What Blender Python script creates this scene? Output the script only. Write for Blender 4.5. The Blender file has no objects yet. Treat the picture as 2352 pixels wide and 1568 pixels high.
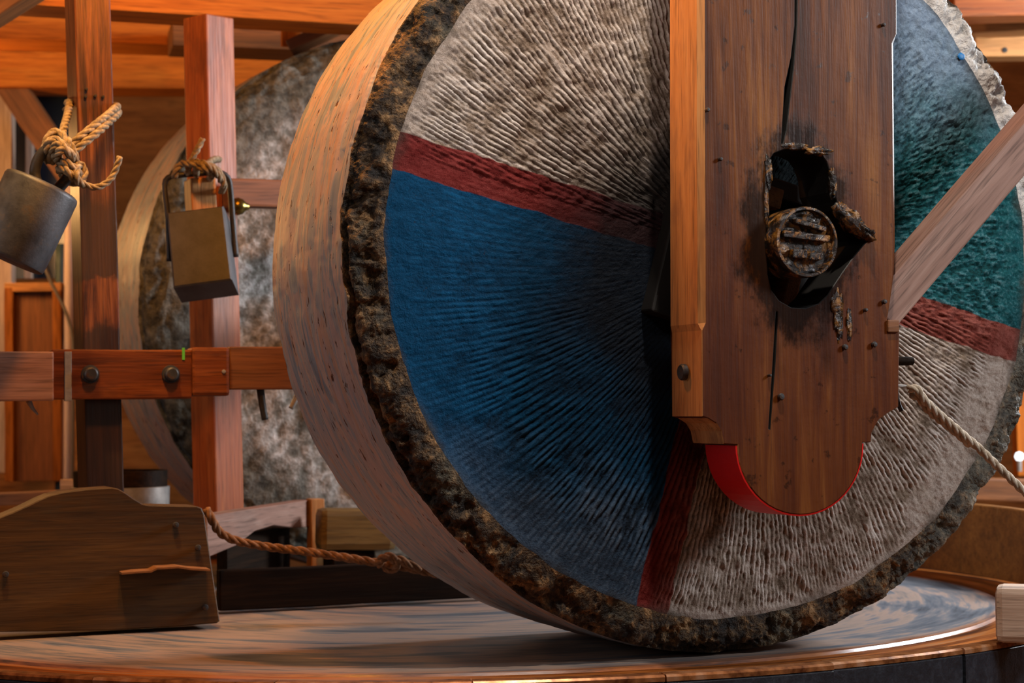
import bpy, bmesh, math, random
import numpy as np
from mathutils import Vector, Matrix
from mathutils.geometry import tessellate_polygon

scene = bpy.context.scene
COL = scene.collection
random.seed(4)

# ------------------------------------------------------------------ camera
F, PSI, PIT, ROLL, CAMH = 4379.0, .392, .035, .010, .495   # focal length in px of a 2352 px wide frame
CAM = np.array([0, 0, CAMH])
cp, sp, cr, sr = math.cos(PIT), math.sin(PIT), math.cos(ROLL), math.sin(ROLL)


def pitch(v):
    return np.array([v[0], cp * v[1] - sp * v[2], sp * v[1] + cp * v[2]])


cam_d = bpy.data.cameras.new('camera')
cam_o = bpy.data.objects.new('camera', cam_d)
COL.objects.link(cam_o)
cam_d.sensor_width = 36.0
cam_d.lens = 36.0 * F / 2352.0
right, up, back = pitch((cr, 0, -sr)), pitch((sr, 0, cr)), -pitch((0, 1, 0))
cam_o.matrix_basis = Matrix(((right[0], up[0], back[0], 0), (right[1], up[1], back[1], 0),
                             (right[2], up[2], back[2], CAMH), (0, 0, 0, 1)))
cam_d.clip_start = .05
cam_d.dof.use_dof = True
cam_d.dof.focus_distance = 3.75
cam_d.dof.aperture_fstop = 4.5
scene.camera = cam_o

# ------------------------------------------------------------------ light and exposure
vs = scene.view_settings
vs.view_transform = 'Standard'
vs.look = 'None'
vs.gamma = 1
vs.use_curve_mapping = False
vs.exposure = 0.0
world = bpy.data.worlds.new('world')
scene.world = world
world.use_nodes = True
world.node_tree.nodes['Background'].inputs[0].default_value = (.55, .42, .32, 1)
world.node_tree.nodes['Background'].inputs[1].default_value = .06


def light(name, kind, loc, target, power, color, **kw):
    d = bpy.data.lights.new(name, kind)
    d.energy = power
    d.color = color
    for k, v in kw.items():
        setattr(d, k, v)
    o = bpy.data.objects.new(name, d)
    COL.objects.link(o)
    o.location = loc
    o.rotation_euler = (Vector(target) - Vector(loc)).to_track_quat('-Z', 'Y').to_euler()
    return o


# daylight window on the right, raking across the stone
light('window_light_right', 'AREA', (3.5, 2.6, 2.1), (.5, 3.9, .8), 78, (.93, .96, 1), shape='SQUARE', size=.7)
# added broad soft fill from behind the camera
light('front_fill', 'AREA', (.9, -.6, 1.9), (.4, 3.8, .5), 7, (1, .94, .88), shape='RECTANGLE', size=1.6, size_y=1.8)
# daylight window on the right, behind the stone
light('window_light_rear', 'AREA', (2.7, 5.6, 1.7), (-.3, 5.4, .5), 190, (.88, .94, 1), shape='SQUARE', size=.8)
# hall lamps, with an added left fill and front spot among them
light('left_fill', 'AREA', (-2.6, 3.3, 1.0), (-.4, 4.2, .9), 7, (.95, .96, 1), shape='SQUARE', size=.7)  # added cool fill for the left side of the stone's rim
light('ceiling_lamp', 'SPOT', (.55, 2.75, 2.9), (.75, 3.7, .6), 210, (1, .88, .76), spot_size=math.radians(62), spot_blend=.6, shadow_soft_size=.06)
light('hall_lamp_high', 'POINT', (-1.25, 4.2, 2.15), (0, 0, 0), 34, (1, .50, .15), shadow_soft_size=.1)
light('stone_lamp', 'POINT', (-.5, 3.66, 2.0), (0, 0, 0), 80, (1, .34, .03), shadow_soft_size=.08)
light('hall_lamp_back', 'POINT', (-2.0, 6.1, 1.25), (0, 0, 0), 24, (1, .5, .16), shadow_soft_size=.12)
light('fill_spot_front', 'SPOT', (-.9, 1.0, 2.5), (.06, 3.7, 1.32), 125, (1, .92, .84), spot_size=math.radians(26),  # added narrow spot on the upper-left paint; its cone leaves the hub dark
      spot_blend=.9, shadow_soft_size=.06)
light('spot_lamp_low', 'SPOT', (-.95, 3.72, 2.7), (-.95, 4.35, .3), 200, (1, .62, .26), spot_size=math.radians(26),
      spot_blend=.7, shadow_soft_size=.05)
scene.cycles.max_bounces = 4
scene.cycles.diffuse_bounces = 2
scene.cycles.glossy_bounces = 2

# ------------------------------------------------------------------ frames
O = np.array([.437, 3.83, 0])                                # on the bed, under the near stone's face
T = np.array([math.cos(PSI), math.sin(PSI), 0])              # along the face, to the right
N = np.array([-math.sin(PSI), math.cos(PSI), 0])             # along the axle, away
Z = np.array([0, 0, 1.])


def ray(px, py):
    a, b = px - 1176, py - 784
    return pitch(((cr * a - sr * b) / F, 1, -(sr * a + cr * b) / F))


def at(px, py, Y):
    d = ray(px, py)
    return CAM + d * Y / d[1]


def onp(px, py, off):
    d = ray(px, py)
    t = ((O - CAM) @ N + off) / (d @ N)
    q = CAM + d * t - O
    return float(q @ T), float(q[2])


def PT(t, o, z):
    return O + T * t + N * o + Z * z


def offs(p):
    return float((np.asarray(p) - O) @ N)


# ------------------------------------------------------------------ numpy noise
_rng = np.random.RandomState(7)
_perm = _rng.rand(64, 64, 64).astype(np.float32)


def vnoise(p):
    i = np.floor(p).astype(int)
    f = p - i
    f = f * f * (3 - 2 * f)
    i0, i1 = i & 63, (i + 1) & 63
    r = 0
    for a in (0, 1):
        for b in (0, 1):
            for c in (0, 1):
                w = (f[..., 0] if a else 1 - f[..., 0]) * (f[..., 1] if b else 1 - f[..., 1]) * (f[..., 2] if c else 1 - f[..., 2])
                r = r + w * _perm[(i1 if a else i0)[..., 0], (i1 if b else i0)[..., 1], (i1 if c else i0)[..., 2]]
    return r * 2 - 1


def fbm(p, n=4, g=.5):
    r, a = 0, 1.
    for k in range(n):
        r = r + a * vnoise(p * 2 ** k + 17.3 * k)
        a *= g
    return r


# ------------------------------------------------------------------ object helpers
def mk(name, verts, faces, mat, parent=None, M=None, smooth=False):
    me = bpy.data.meshes.new(name)
    if isinstance(verts, np.ndarray):
        verts = verts.tolist()
    me.from_pydata(verts, [], faces)
    me.update()
    if smooth:
        me.polygons.foreach_set('use_smooth', [True] * len(me.polygons))
    if mat:
        me.materials.append(mat)
    o = bpy.data.objects.new(name, me)
    COL.objects.link(o)
    put(o, parent, M)
    return o


def put(o, parent=None, M=None):
    if parent is not None:
        o.parent = parent
        o.matrix_parent_inverse = parent['_inv'] if False else INV[parent.name]
    if M is not None:
        o.matrix_basis = M
    INV[o.name] = o.matrix_basis.inverted() if parent is None else (INV[parent.name].inverted() @ o.matrix_parent_inverse @ o.matrix_basis).inverted()
    if parent is not None:
        # every object's basis is written in world space, so its world matrix equals its basis
        INV[o.name] = o.matrix_basis.inverted()


INV = {}


def empty(name, loc):
    o = bpy.data.objects.new(name, None)
    COL.objects.link(o)
    o.empty_display_size = .05
    o.matrix_basis = Matrix.Translation(Vector(loc))
    INV[o.name] = o.matrix_basis.inverted()
    return o


def tag(o, label, cat, group=None, kind=None):
    if label:
        o['label'] = label
    if cat:
        o['category'] = cat
    if group:
        o['group'] = group
    if kind:
        o['kind'] = kind
    return o


def frame(o, ax, ay, az):
    return Matrix(((ax[0], ay[0], az[0], o[0]), (ax[1], ay[1], az[1], o[1]), (ax[2], ay[2], az[2], o[2]), (0, 0, 0, 1)))


def unit(v):
    v = np.asarray(v, float)
    return v / np.linalg.norm(v)


def box_mesh(name, lx, ly, lz, bev, seg=2, wob=0, sub=0):
    bm = bmesh.new()
    bmesh.ops.create_cube(bm, size=1)
    for v in bm.verts:
        v.co = (v.co.x * lx, v.co.y * ly, v.co.z * lz)
    if sub:
        ed = [e for e in bm.edges if abs((e.verts[0].co - e.verts[1].co).x) > lx * .5]
        bmesh.ops.subdivide_edges(bm, edges=ed, cuts=sub)
    if bev:
        ed = [e for e in bm.edges if len(e.link_faces) == 2 and e.calc_face_angle(0) > .5]
        bmesh.ops.bevel(bm, geom=ed, offset=bev, segments=seg, profile=.6, affect='EDGES', clamp_overlap=True)
    if wob:
        co = np.array([v.co for v in bm.verts])
        s = random.random() * 40
        for k in range(3):
            d = vnoise(co * np.array([7, 2, 2]) + s + 9 * k) * wob
            co[:, k] += d * (1 if k else .3)
        for v, c in zip(bm.verts, co):
            v.co = c
    me = bpy.data.meshes.new(name)
    bm.to_mesh(me)
    bm.free()
    return me


def beam(name, a, b, wy, wz, mat, ydir, parent=None, bev=.003, shift=(0, 0), wob=.0012, sub=10):
    """a timber from a to b; local X runs along the grain, wy along ydir, wz across; shift moves it in its section"""
    a, b = np.asarray(a, float), np.asarray(b, float)
    ax = unit(b - a)
    ay = unit(ydir - ax * (np.asarray(ydir) @ ax))
    az = np.cross(ax, ay)
    L = np.linalg.norm(b - a)
    c = (a + b) / 2 + ay * shift[0] * wy + az * shift[1] * wz
    me = box_mesh(name, L, wy, wz, bev, 2, wob, sub)
    me.materials.append(mat)
    o = bpy.data.objects.new(name, me)
    COL.objects.link(o)
    put(o, parent, frame(c, ax, ay, az))
    return o


def prism(name, outline, depth, M, mat, bev=.002, holes=(), parent=None, hole_mat=None):
    """outline / holes: local XY polygons; front at local z=0, body along +z; bev may be one number per corner"""
    loops = [list(outline)] + [list(h) for h in holes]
    V, Fc, idx, mats = [], [], [], []
    caps = []
    off = 0
    for li, lp in enumerate(loops):
        n = len(lp)
        area = sum(lp[i][0] * lp[(i + 1) % n][1] - lp[(i + 1) % n][0] * lp[i][1] for i in range(n))
        want = 1 if li == 0 else -1
        bb = bev if (li == 0 and not np.isscalar(bev)) else [(bev if np.isscalar(bev) else .0015) if li == 0 else .0015] * n
        bb = list(bb)
        if area * want < 0:
            lp = lp[::-1]
            bb = bb[::-1]
        P = np.array(lp, float)
        e = np.roll(P, -1, 0) - P
        e /= np.linalg.norm(e, axis=1)[:, None] + 1e-12
        nrm = np.stack([-e[:, 1], e[:, 0]], 1)            # inward normal of a ccw loop
        vn = nrm + np.roll(nrm, 1, 0)
        vn /= np.maximum((vn * vn).sum(1) / 2, .3)[:, None]
        bbv = np.array(bb)[:, None]
        Pin = P + vn * bbv
        s = len(V)
        for q in Pin:
            V.append((q[0], q[1], 0))
        for q, b in zip(P, bb):
            V.append((q[0], q[1], b))
        for q in P:
            V.append((q[0], q[1], depth))
        for i in range(n):
            j = (i + 1) % n
            Fc.append((s + i, s + j, s + n + j, s + n + i))
            Fc.append((s + n + i, s + n + j, s + 2 * n + j, s + 2 * n + i))
            mats += [1 if (li and hole_mat) else 0] * 2
        caps.append((s, n, Pin))
    pl = [[Vector((q[0], q[1], 0)) for q in c[2]] for c in caps]
    lut = [c[0] + i for c in caps for i in range(c[1])]
    lutb = [c[0] + 2 * c[1] + i for c in caps for i in range(c[1])]
    for tri in tessellate_polygon(pl):
        a, b, c = [V[lut[i]] for i in tri]
        cr_ = (b[0] - a[0]) * (c[1] - a[1]) - (b[1] - a[1]) * (c[0] - a[0])
        t = tri if cr_ < 0 else tri[::-1]
        Fc.append(tuple(lut[i] for i in t))
        Fc.append(tuple(lutb[i] for i in t[::-1]))
        mats += [0, 0]
    o = mk(name, V, Fc, mat, parent, M)
    if hole_mat:
        o.data.materials.append(hole_mat)
        o.data.polygons.foreach_set('material_index', mats)
    return o


def spline(pts, n):
    P = np.array(pts, float)
    P = np.vstack([2 * P[0] - P[1], P, 2 * P[-1] - P[-2]])
    out = []
    m = len(P) - 3
    for k in range(n):
        u = k / (n - 1) * m
        i = min(int(u), m - 1)
        f = u - i
        a, b, c, d = P[i:i + 4]
        out.append(.5 * ((2 * b) + (c - a) * f + (2 * a - 5 * b + 4 * c - d) * f * f + (3 * b - a - 3 * c + d) * f ** 3))
    out = np.array(out)
    L = np.concatenate([[0], np.cumsum(np.linalg.norm(np.diff(out, axis=0), axis=1))])
    s = np.linspace(0, L[-1], n)
    return np.stack([np.interp(s, L, out[:, k]) for k in range(3)], 1), L[-1]


def sweep(path, rad, ns=8, V=None, Fc=None, cap=True):
    V = [] if V is None else V
    Fc = [] if Fc is None else Fc
    n = len(path)
    rad = np.broadcast_to(rad, (n,))
    tg = np.gradient(path, axis=0)
    tg /= np.linalg.norm(tg, axis=1)[:, None] + 1e-12
    u = np.cross(tg[0], (0.13, .31, .94))
    u = unit(u)
    s = len(V)
    for i in range(n):
        u = unit(u - tg[i] * (u @ tg[i]))
        w = np.cross(tg[i], u)
        for k in range(ns):
            a = 2 * math.pi * k / ns
            V.append(tuple(path[i] + rad[i] * (math.cos(a) * u + math.sin(a) * w)))
    for i in range(n - 1):
        for k in range(ns):
            k2 = (k + 1) % ns
            Fc.append((s + i * ns + k, s + i * ns + k2, s + (i + 1) * ns + k2, s + (i + 1) * ns + k))
    if cap:
        Fc.append(tuple(s + k for k in range(ns))[::-1])
        Fc.append(tuple(s + (n - 1) * ns + k for k in range(ns)))
    return V, Fc


def rope_geo(pts, r, V, Fc, pitch_l=None):
    pitch_l = pitch_l or r * 7.5
    n0 = 40
    _, L = spline(pts, n0)
    n = max(24, int(L / (r * .7)))
    path, L = spline(pts, n)
    tg = np.gradient(path, axis=0)
    tg /= np.linalg.norm(tg, axis=1)[:, None] + 1e-12
    u = unit(np.cross(tg[0], (.2, .9, .37)))
    s = np.linspace(0, L, n)
    U, W = [], []
    for i in range(n):
        u = unit(u - tg[i] * (u @ tg[i]))
        U.append(u)
        W.append(np.cross(tg[i], u))
    U, W = np.array(U), np.array(W)
    for k in range(3):
        a = 2 * math.pi * (s / pitch_l + k / 3)
        p = path + .5 * r * (np.cos(a)[:, None] * U + np.sin(a)[:, None] * W)
        sweep(p, r * .56, 7, V, Fc)


def rope(name, pieces, r, mat, parent=None):
    V, Fc = [], []
    for p in pieces:
        rr = r
        if isinstance(p, tuple):
            p, rr = p
        rope_geo(p, rr, V, Fc)
    return mk(name, V, Fc, mat, parent, Matrix(), True)


def tube(name, pts, r, mat, parent=None, n=40, ns=12):
    path, _ = spline(pts, n)
    V, Fc = sweep(path, r, ns)
    return mk(name, V, Fc, mat, parent, Matrix(), True)


def lathe(name, prof, M, mat, parent=None, n=40, smooth=True):
    """prof: (radius, height) list along local Z"""
    V, Fc = [], []
    m = len(prof)
    for k in range(n):
        a = 2 * math.pi * k / n
        for r, h in prof:
            V.append((r * math.cos(a), r * math.sin(a), h))
    for k in range(n):
        k2 = (k + 1) % n
        for i in range(m - 1):
            Fc.append((k * m + i, k2 * m + i, k2 * m + i + 1, k * m + i + 1))
    if prof[0][0] > 1e-6:
        Fc.append(tuple(k * m for k in range(n))[::-1])
    if prof[-1][0] > 1e-6:
        Fc.append(tuple(k * m + m - 1 for k in range(n)))
    o = mk(name, V, Fc, mat, parent, M, False)
    if smooth:
        me = o.data
        me.polygons.foreach_set('use_smooth', [True] * len(me.polygons))
        try:
            me.set_sharp_from_angle(angle=math.radians(38))
        except Exception:
            pass
    return o


def lump(name, c, axes, mat, parent=None, amp=.25, fr=2.2, seed=0., n=22):
    """irregular lump: ellipsoid with half-axes `axes` (3 vectors), noise-displaced"""
    V, Fc = [], []
    m = n // 2
    th = np.linspace(0, math.pi, m + 1)
    for i in range(m + 1):
        for k in range(n):
            a = 2 * math.pi * k / n
            V.append((math.sin(th[i]) * math.cos(a), math.sin(th[i]) * math.sin(a), math.cos(th[i])))
    D = np.array(V)
    D *= (1 + amp * fbm(D * fr + seed, 3))[:, None]
    for i in range(m):
        for k in range(n):
            k2 = (k + 1) % n
            Fc.append((i * n + k, (i + 1) * n + k, (i + 1) * n + k2, i * n + k2))
    A = np.array(axes)
    return mk(name, np.asarray(c) + D @ A, Fc, mat, parent, Matrix(), True)


# ------------------------------------------------------------------ materials
class NT:
    def __init__(s, name):
        s.m = bpy.data.materials.new(name)
        s.m.use_nodes = True
        s.t = s.m.node_tree
        s.b = s.t.nodes['Principled BSDF']
        s.tc = s.t.nodes.new('ShaderNodeTexCoord').outputs['Object']
        s.rnd = s.t.nodes.new('ShaderNodeObjectInfo').outputs['Random']

    def n(s, typ, **kw):
        nd = s.t.nodes.new(typ)
        for k, v in kw.items():
            setattr(nd, k, v)
        return nd

    def set(s, inp, v):
        if hasattr(v, 'links') or isinstance(v, bpy.types.NodeSocket):
            s.t.links.new(v, inp)
        else:
            inp.default_value = v

    def math(s, op, a, b=None, c=None, clamp=False):
        nd = s.n('ShaderNodeMath', operation=op, use_clamp=clamp)
        s.set(nd.inputs[0], a)
        if b is not None:
            s.set(nd.inputs[1], b)
        if c is not None:
            s.set(nd.inputs[2], c)
        return nd.outputs[0]

    def vmul(s, v, k, add=None):
        nd = s.n('ShaderNodeVectorMath', operation='MULTIPLY')
        s.set(nd.inputs[0], v)
        nd.inputs[1].default_value = k
        r = nd.outputs[0]
        if add is not None:
            n2 = s.n('ShaderNodeVectorMath', operation='ADD')
            s.set(n2.inputs[0], r)
            s.set(n2.inputs[1], add)
            r = n2.outputs[0]
        return r

    def noise(s, v, scale=1., detail=4., rough=.55, dist=0.):
        nd = s.n('ShaderNodeTexNoise')
        s.set(nd.inputs['Vector'], v)
        nd.inputs['Scale'].default_value = scale
        nd.inputs['Detail'].default_value = detail
        nd.inputs['Roughness'].default_value = rough
        nd.inputs['Distortion'].default_value = dist
        return nd.outputs[0]

    def ramp(s, f, stops):
        nd = s.n('ShaderNodeValToRGB')
        s.set(nd.inputs[0], f)
        el = nd.color_ramp.elements
        while len(el) < len(stops):
            el.new(.5)
        for e, (p, c) in zip(el, stops):
            e.position = p
            e.color = (c, c, c, 1) if np.isscalar(c) else (*c, 1)
        return nd.outputs[0]

    def step(s, f, a, b):
        nd = s.n('ShaderNodeMapRange')
        nd.interpolation_type = 'SMOOTHSTEP'
        s.set(nd.inputs[0], f)
        nd.inputs[1].default_value = a
        nd.inputs[2].default_value = b
        return nd.outputs[0]

    def mix(s, f, a, b, mode='MIX'):
        nd = s.n('ShaderNodeMix', data_type='RGBA', blend_type=mode)
        s.set(nd.inputs[0], f)
        for i, v in ((6, a), (7, b)):
            s.set(nd.inputs[i], v if not isinstance(v, tuple) else (*v, 1) if len(v) == 3 else v)
        return nd.outputs[2]

    def bump(s, h, strength=.3, dist=.004):
        nd = s.n('ShaderNodeBump')
        nd.inputs['Strength'].default_value = strength
        nd.inputs['Distance'].default_value = dist
        s.set(nd.inputs['Height'], h)
        s.t.links.new(nd.outputs[0], s.b.inputs['Normal'])

    def out(s, col, rough=.6, metal=0., spec=.5):
        s.set(s.b.inputs['Base Color'], col if not isinstance(col, tuple) else (*col, 1))
        s.set(s.b.inputs['Roughness'], rough)
        s.b.inputs['Metallic'].default_value = metal
        s.b.inputs['Specular IOR Level'].default_value = spec
        return s.m


def wood(name, dark, mid, lite, rough=.55, stain=None, stain_amt=.5, fine=1., spec=.4, knots=True):
    s = NT(name)
    off = s.math('MULTIPLY', s.rnd, 31.)
    comb = s.n('ShaderNodeCombineXYZ')
    for i in range(3):
        s.set(comb.inputs[i], off)
    v = s.vmul(s.tc, (.9, 7, 7), comb.outputs[0])
    warp = s.noise(v, 1.3, 2, .5)
    v2 = s.vmul(s.tc, (2.2, 34 * fine, 34 * fine), comb.outputs[0])
    grain = s.noise(v2, 1.5, 3, .65, .6)
    v3 = s.vmul(s.tc, (7, 170 * fine, 170 * fine), comb.outputs[0])
    fib = s.noise(v3, 1.2, 2, .6)
    f = s.math('ADD', s.math('MULTIPLY', grain, .62), s.math('MULTIPLY', warp, .38))
    col = s.ramp(f, [(.3, dark), (.5, mid), (.72, lite)])
    col = s.mix(s.step(fib, .5, .72), col, s.mix(.45, col, (.0, .0, .0)))
    if stain:
        st = s.noise(s.vmul(s.tc, (3.2, 6.5, 6.5), comb.outputs[0]), 1.2, 4, .7)
        col = s.mix(s.math('MULTIPLY', s.step(st, .52, .66), stain_amt), col, stain)
    s.bump(s.math('ADD', s.math('MULTIPLY', fib, .6), grain), .35, .0025)
    rg = s.math('ADD', s.math('MULTIPLY', fib, .25), rough - .12)
    return s.out(col, rg, 0, spec)


def iron(name, c1, c2, rough=.5, metal=.6, rust=None):
    s = NT(name)
    f = s.noise(s.tc, 16, 4, .65)
    col = s.ramp(f, [(.35, c1), (.68, c2)])
    if rust:
        col = s.mix(s.step(s.noise(s.tc, 34, 5, .7), .56, .7), col, rust)
    s.bump(s.noise(s.tc, 160, 4, .7), .25, .002)
    return s.out(col, s.math('ADD', s.math('MULTIPLY', f, .3), rough - .15), metal)


def plain(name, c, rough=.6, metal=0., var=.25, scale=30):
    s = NT(name)
    f = s.noise(s.tc, scale, 4, .6)
    col = s.mix(f, tuple(x * (1 - var) for x in c), tuple(min(1, x * (1 + var)) for x in c))
    s.bump(s.noise(s.tc, 120, 3, .6), .15, .002)
    return s.out(col, rough, metal)


M_post_side = None
W_RED = wood('red_brown_timber', (.16, .034, .006), (.30, .075, .014), (.44, .14, .035), .5, (.10, .03, .01), .45)
W_BEAM = wood('orange_beam_timber', (.24, .055, .005), (.44, .118, .011), (.60, .19, .022), .6, spec=.15)
W_BEAM_D = wood('brown_beam_timber', (.10, .035, .010), (.18, .065, .018), (.27, .10, .03), .6)
W_RAIL = wood('rail_timber', (.06, .013, .002), (.16, .038, .006), (.28, .078, .014), .45, (.04, .010, .003), .5, spec=.3)
W_RAIL_P = wood('pale_rail_timber', (.16, .07, .04), (.30, .15, .10), (.42, .25, .19), .5)
W_BOARD = wood('scraper_board_timber', (.026, .011, .002), (.062, .027, .004), (.12, .056, .010), .62, (.045, .03, .016), .6, .8)
W_GREY = wood('grey_timber', (.15, .075, .055), (.25, .14, .105), (.38, .25, .20), .65, fine=.8)
W_DARK = wood('dark_timber', (.004, .002, .001), (.011, .005, .002), (.028, .012, .005), .7, spec=.08)
W_PALE = wood('pale_timber', (.36, .24, .17), (.50, .36, .27), (.62, .48, .38), .65)
W_WEDGE = wood('wedge_timber', (.30, .12, .03), (.45, .2, .06), (.55, .3, .1), .6)
W_STAVE = wood('black_stave_timber', (.006, .007, .010), (.014, .017, .024), (.035, .042, .055), .42)
W_WALL = wood('hall_wall_timber', (.14, .042, .008), (.26, .085, .016), (.38, .14, .03), .7, fine=.5, spec=.15)
W_OCHRE = wood('ochre_timber', (.05, .028, .008), (.17, .105, .028), (.26, .17, .05), .6)
IRON = iron('dark_iron', (.016, .015, .015), (.05, .048, .05), .5, .35, (.07, .03, .012))
IRON_W = iron('weight_iron', (.035, .036, .040), (.078, .082, .094), .5, .3, (.08, .065, .055))
IRON_T = iron('weight_iron_brown', (.055, .058, .066), (.105, .108, .118), .6, .2)
STEEL = iron('worn_steel', (.22, .21, .20), (.42, .40, .38), .45, .4)
BRASS = iron('old_brass', (.10, .07, .015), (.30, .22, .05), .25, .85)
RED_P = plain('red_paint', (.62, .006, .004), .42, 0, .12, 12)
GREEN_P = plain('green_paint', (.1, .45, .04), .5)
WHITE_P = plain('white_pipe_paint', (.62, .50, .50), .4, 0, .1)
TEAL_P = plain('teal_pipe_paint', (.05, .09, .10), .5)
GLASS_B = plain('dark_blue_pane', (.010, .020, .035), .2)
CABLE = plain('grey_cable', (.14, .13, .13), .5)


def rope_mat(name, a, b, c):
    s = NT(name)
    f = s.noise(s.tc, 60, 5, .7)
    col = s.ramp(f, [(.3, a), (.52, b), (.72, c)])
    s.bump(s.noise(s.tc, 420, 3, .7), .6, .002)
    return s.out(col, .85, 0, .2)


ROPE = rope_mat('hemp_rope', (.10, .065, .03), (.28, .21, .13), (.46, .38, .27))
ROPE_L = rope_mat('pale_hemp_rope', (.22, .17, .12), (.42, .35, .27), (.58, .51, .43))
ROPE_B = rope_mat('brown_hemp_rope', (.07, .03, .012), (.18, .08, .035), (.34, .17, .09))


def grease_mat():
    s = NT('black_grease')
    f = s.noise(s.tc, 38, 6, .7, .6)
    col = s.ramp(f, [(.40, (.004, .003, .002)), (.50, (.02, .010, .003)), (.57, (.20, .075, .008)), (.72, (.36, .18, .03))])  # orange tones painted into the black as glints
    s.bump(f, .9, .012)
    return s.out(col, s.math('ADD', s.math('MULTIPLY', f, .35), .05), 0, .7)


GREASE = grease_mat()
BLACK = plain('sooty_black', (.006, .005, .004), .6)


def post_mat():
    """reddish oiled timber with black bearing grease round the axle slot; local X up, Y along the face, origin on the axle"""
    s = NT('oiled_post_timber')
    v = s.vmul(s.tc, (.8, 6, 6))
    warp = s.noise(v, 1.4, 3)
    grain = s.noise(s.vmul(s.tc, (1.6, 30, 30)), 1.5, 5, .65, .9)
    fib = s.noise(s.vmul(s.tc, (6, 210, 210)), 1.2, 3, .6)
    f = s.math('ADD', s.math('MULTIPLY', grain, .4), s.math('MULTIPLY', warp, .6))
    col = s.ramp(f, [(.36, (.026, .007, .001)), (.44, (.058, .014, .0015)), (.53, (.12, .034, .004)), (.64, (.24, .088, .015))])
    col = s.mix(s.step(fib, .5, .7), col, s.mix(.28, col, (0, 0, 0)))
    sep = s.n('ShaderNodeSeparateXYZ')
    s.set(sep.inputs[0], s.tc)
    x, y = sep.outputs[0], sep.outputs[1]
    blot = s.noise(s.vmul(s.tc, (9, 14, 14)), 1.2, 5, .7)
    # redder heart wood towards the foot
    col = s.mix(s.math('MULTIPLY', s.step(s.math('ADD', x, s.math('MULTIPLY', blot, .3)), .5, -.05), .45), col,
                s.mix(.6, col, (.13, .022, .004)))
    # worn grease near the slot (an irregular smear that runs down to the right)
    ex = s.math('POWER', s.math('DIVIDE', s.math('SUBTRACT', x, .02), .22), 2.)
    ey = s.math('POWER', s.math('DIVIDE', s.math('SUBTRACT', y, .005), .125), 2.)
    d = s.math('ADD', s.math('SQRT', s.math('ADD', ex, ey)), s.math('MULTIPLY', s.math('SUBTRACT', blot, .5), 1.6))
    g1 = s.step(d, 1.12, .72)
    run = s.math('ABSOLUTE', s.math('SUBTRACT', y, s.math('MULTIPLY', x, -.05)))
    run = s.math('SUBTRACT', run, .055)
    g2 = s.math('MULTIPLY', s.step(s.math('ADD', s.math('ABSOLUTE', run), s.math('MULTIPLY', blot, .05)), .048, .02),
                s.step(s.math('ABSOLUTE', s.math('ADD', x, .16)), .12, .05))
    g3 = s.math('MULTIPLY', s.step(s.noise(s.tc, 26, 5, .65), .61, .68), .7)
    g = s.math('MAXIMUM', s.math('MAXIMUM', g1, s.math('MULTIPLY', g2, .55)), g3)
    col = s.mix(s.math('MULTIPLY', g, .88), col, (.012, .009, .008))
    s.bump(s.math('ADD', s.math('ADD', s.math('MULTIPLY', fib, .5), grain), s.math('MULTIPLY', s.noise(s.tc, 30, 5, .6), .8)), .26, .003)
    rg = s.math('SUBTRACT', s.math('ADD', .36, s.math('MULTIPLY', fib, .2)), s.math('MULTIPLY', g, .22))
    return s.out(col, rg, 0, .2)


M_POST = post_mat()
W_SIDE = wood('tan_post_side_timber', (.30, .12, .03), (.44, .20, .06), (.55, .29, .10), .6, (.20, .09, .04), .5)  # tan timber, paler than the front, for the post's left side
A1 = math.radians(-14.5)


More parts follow.
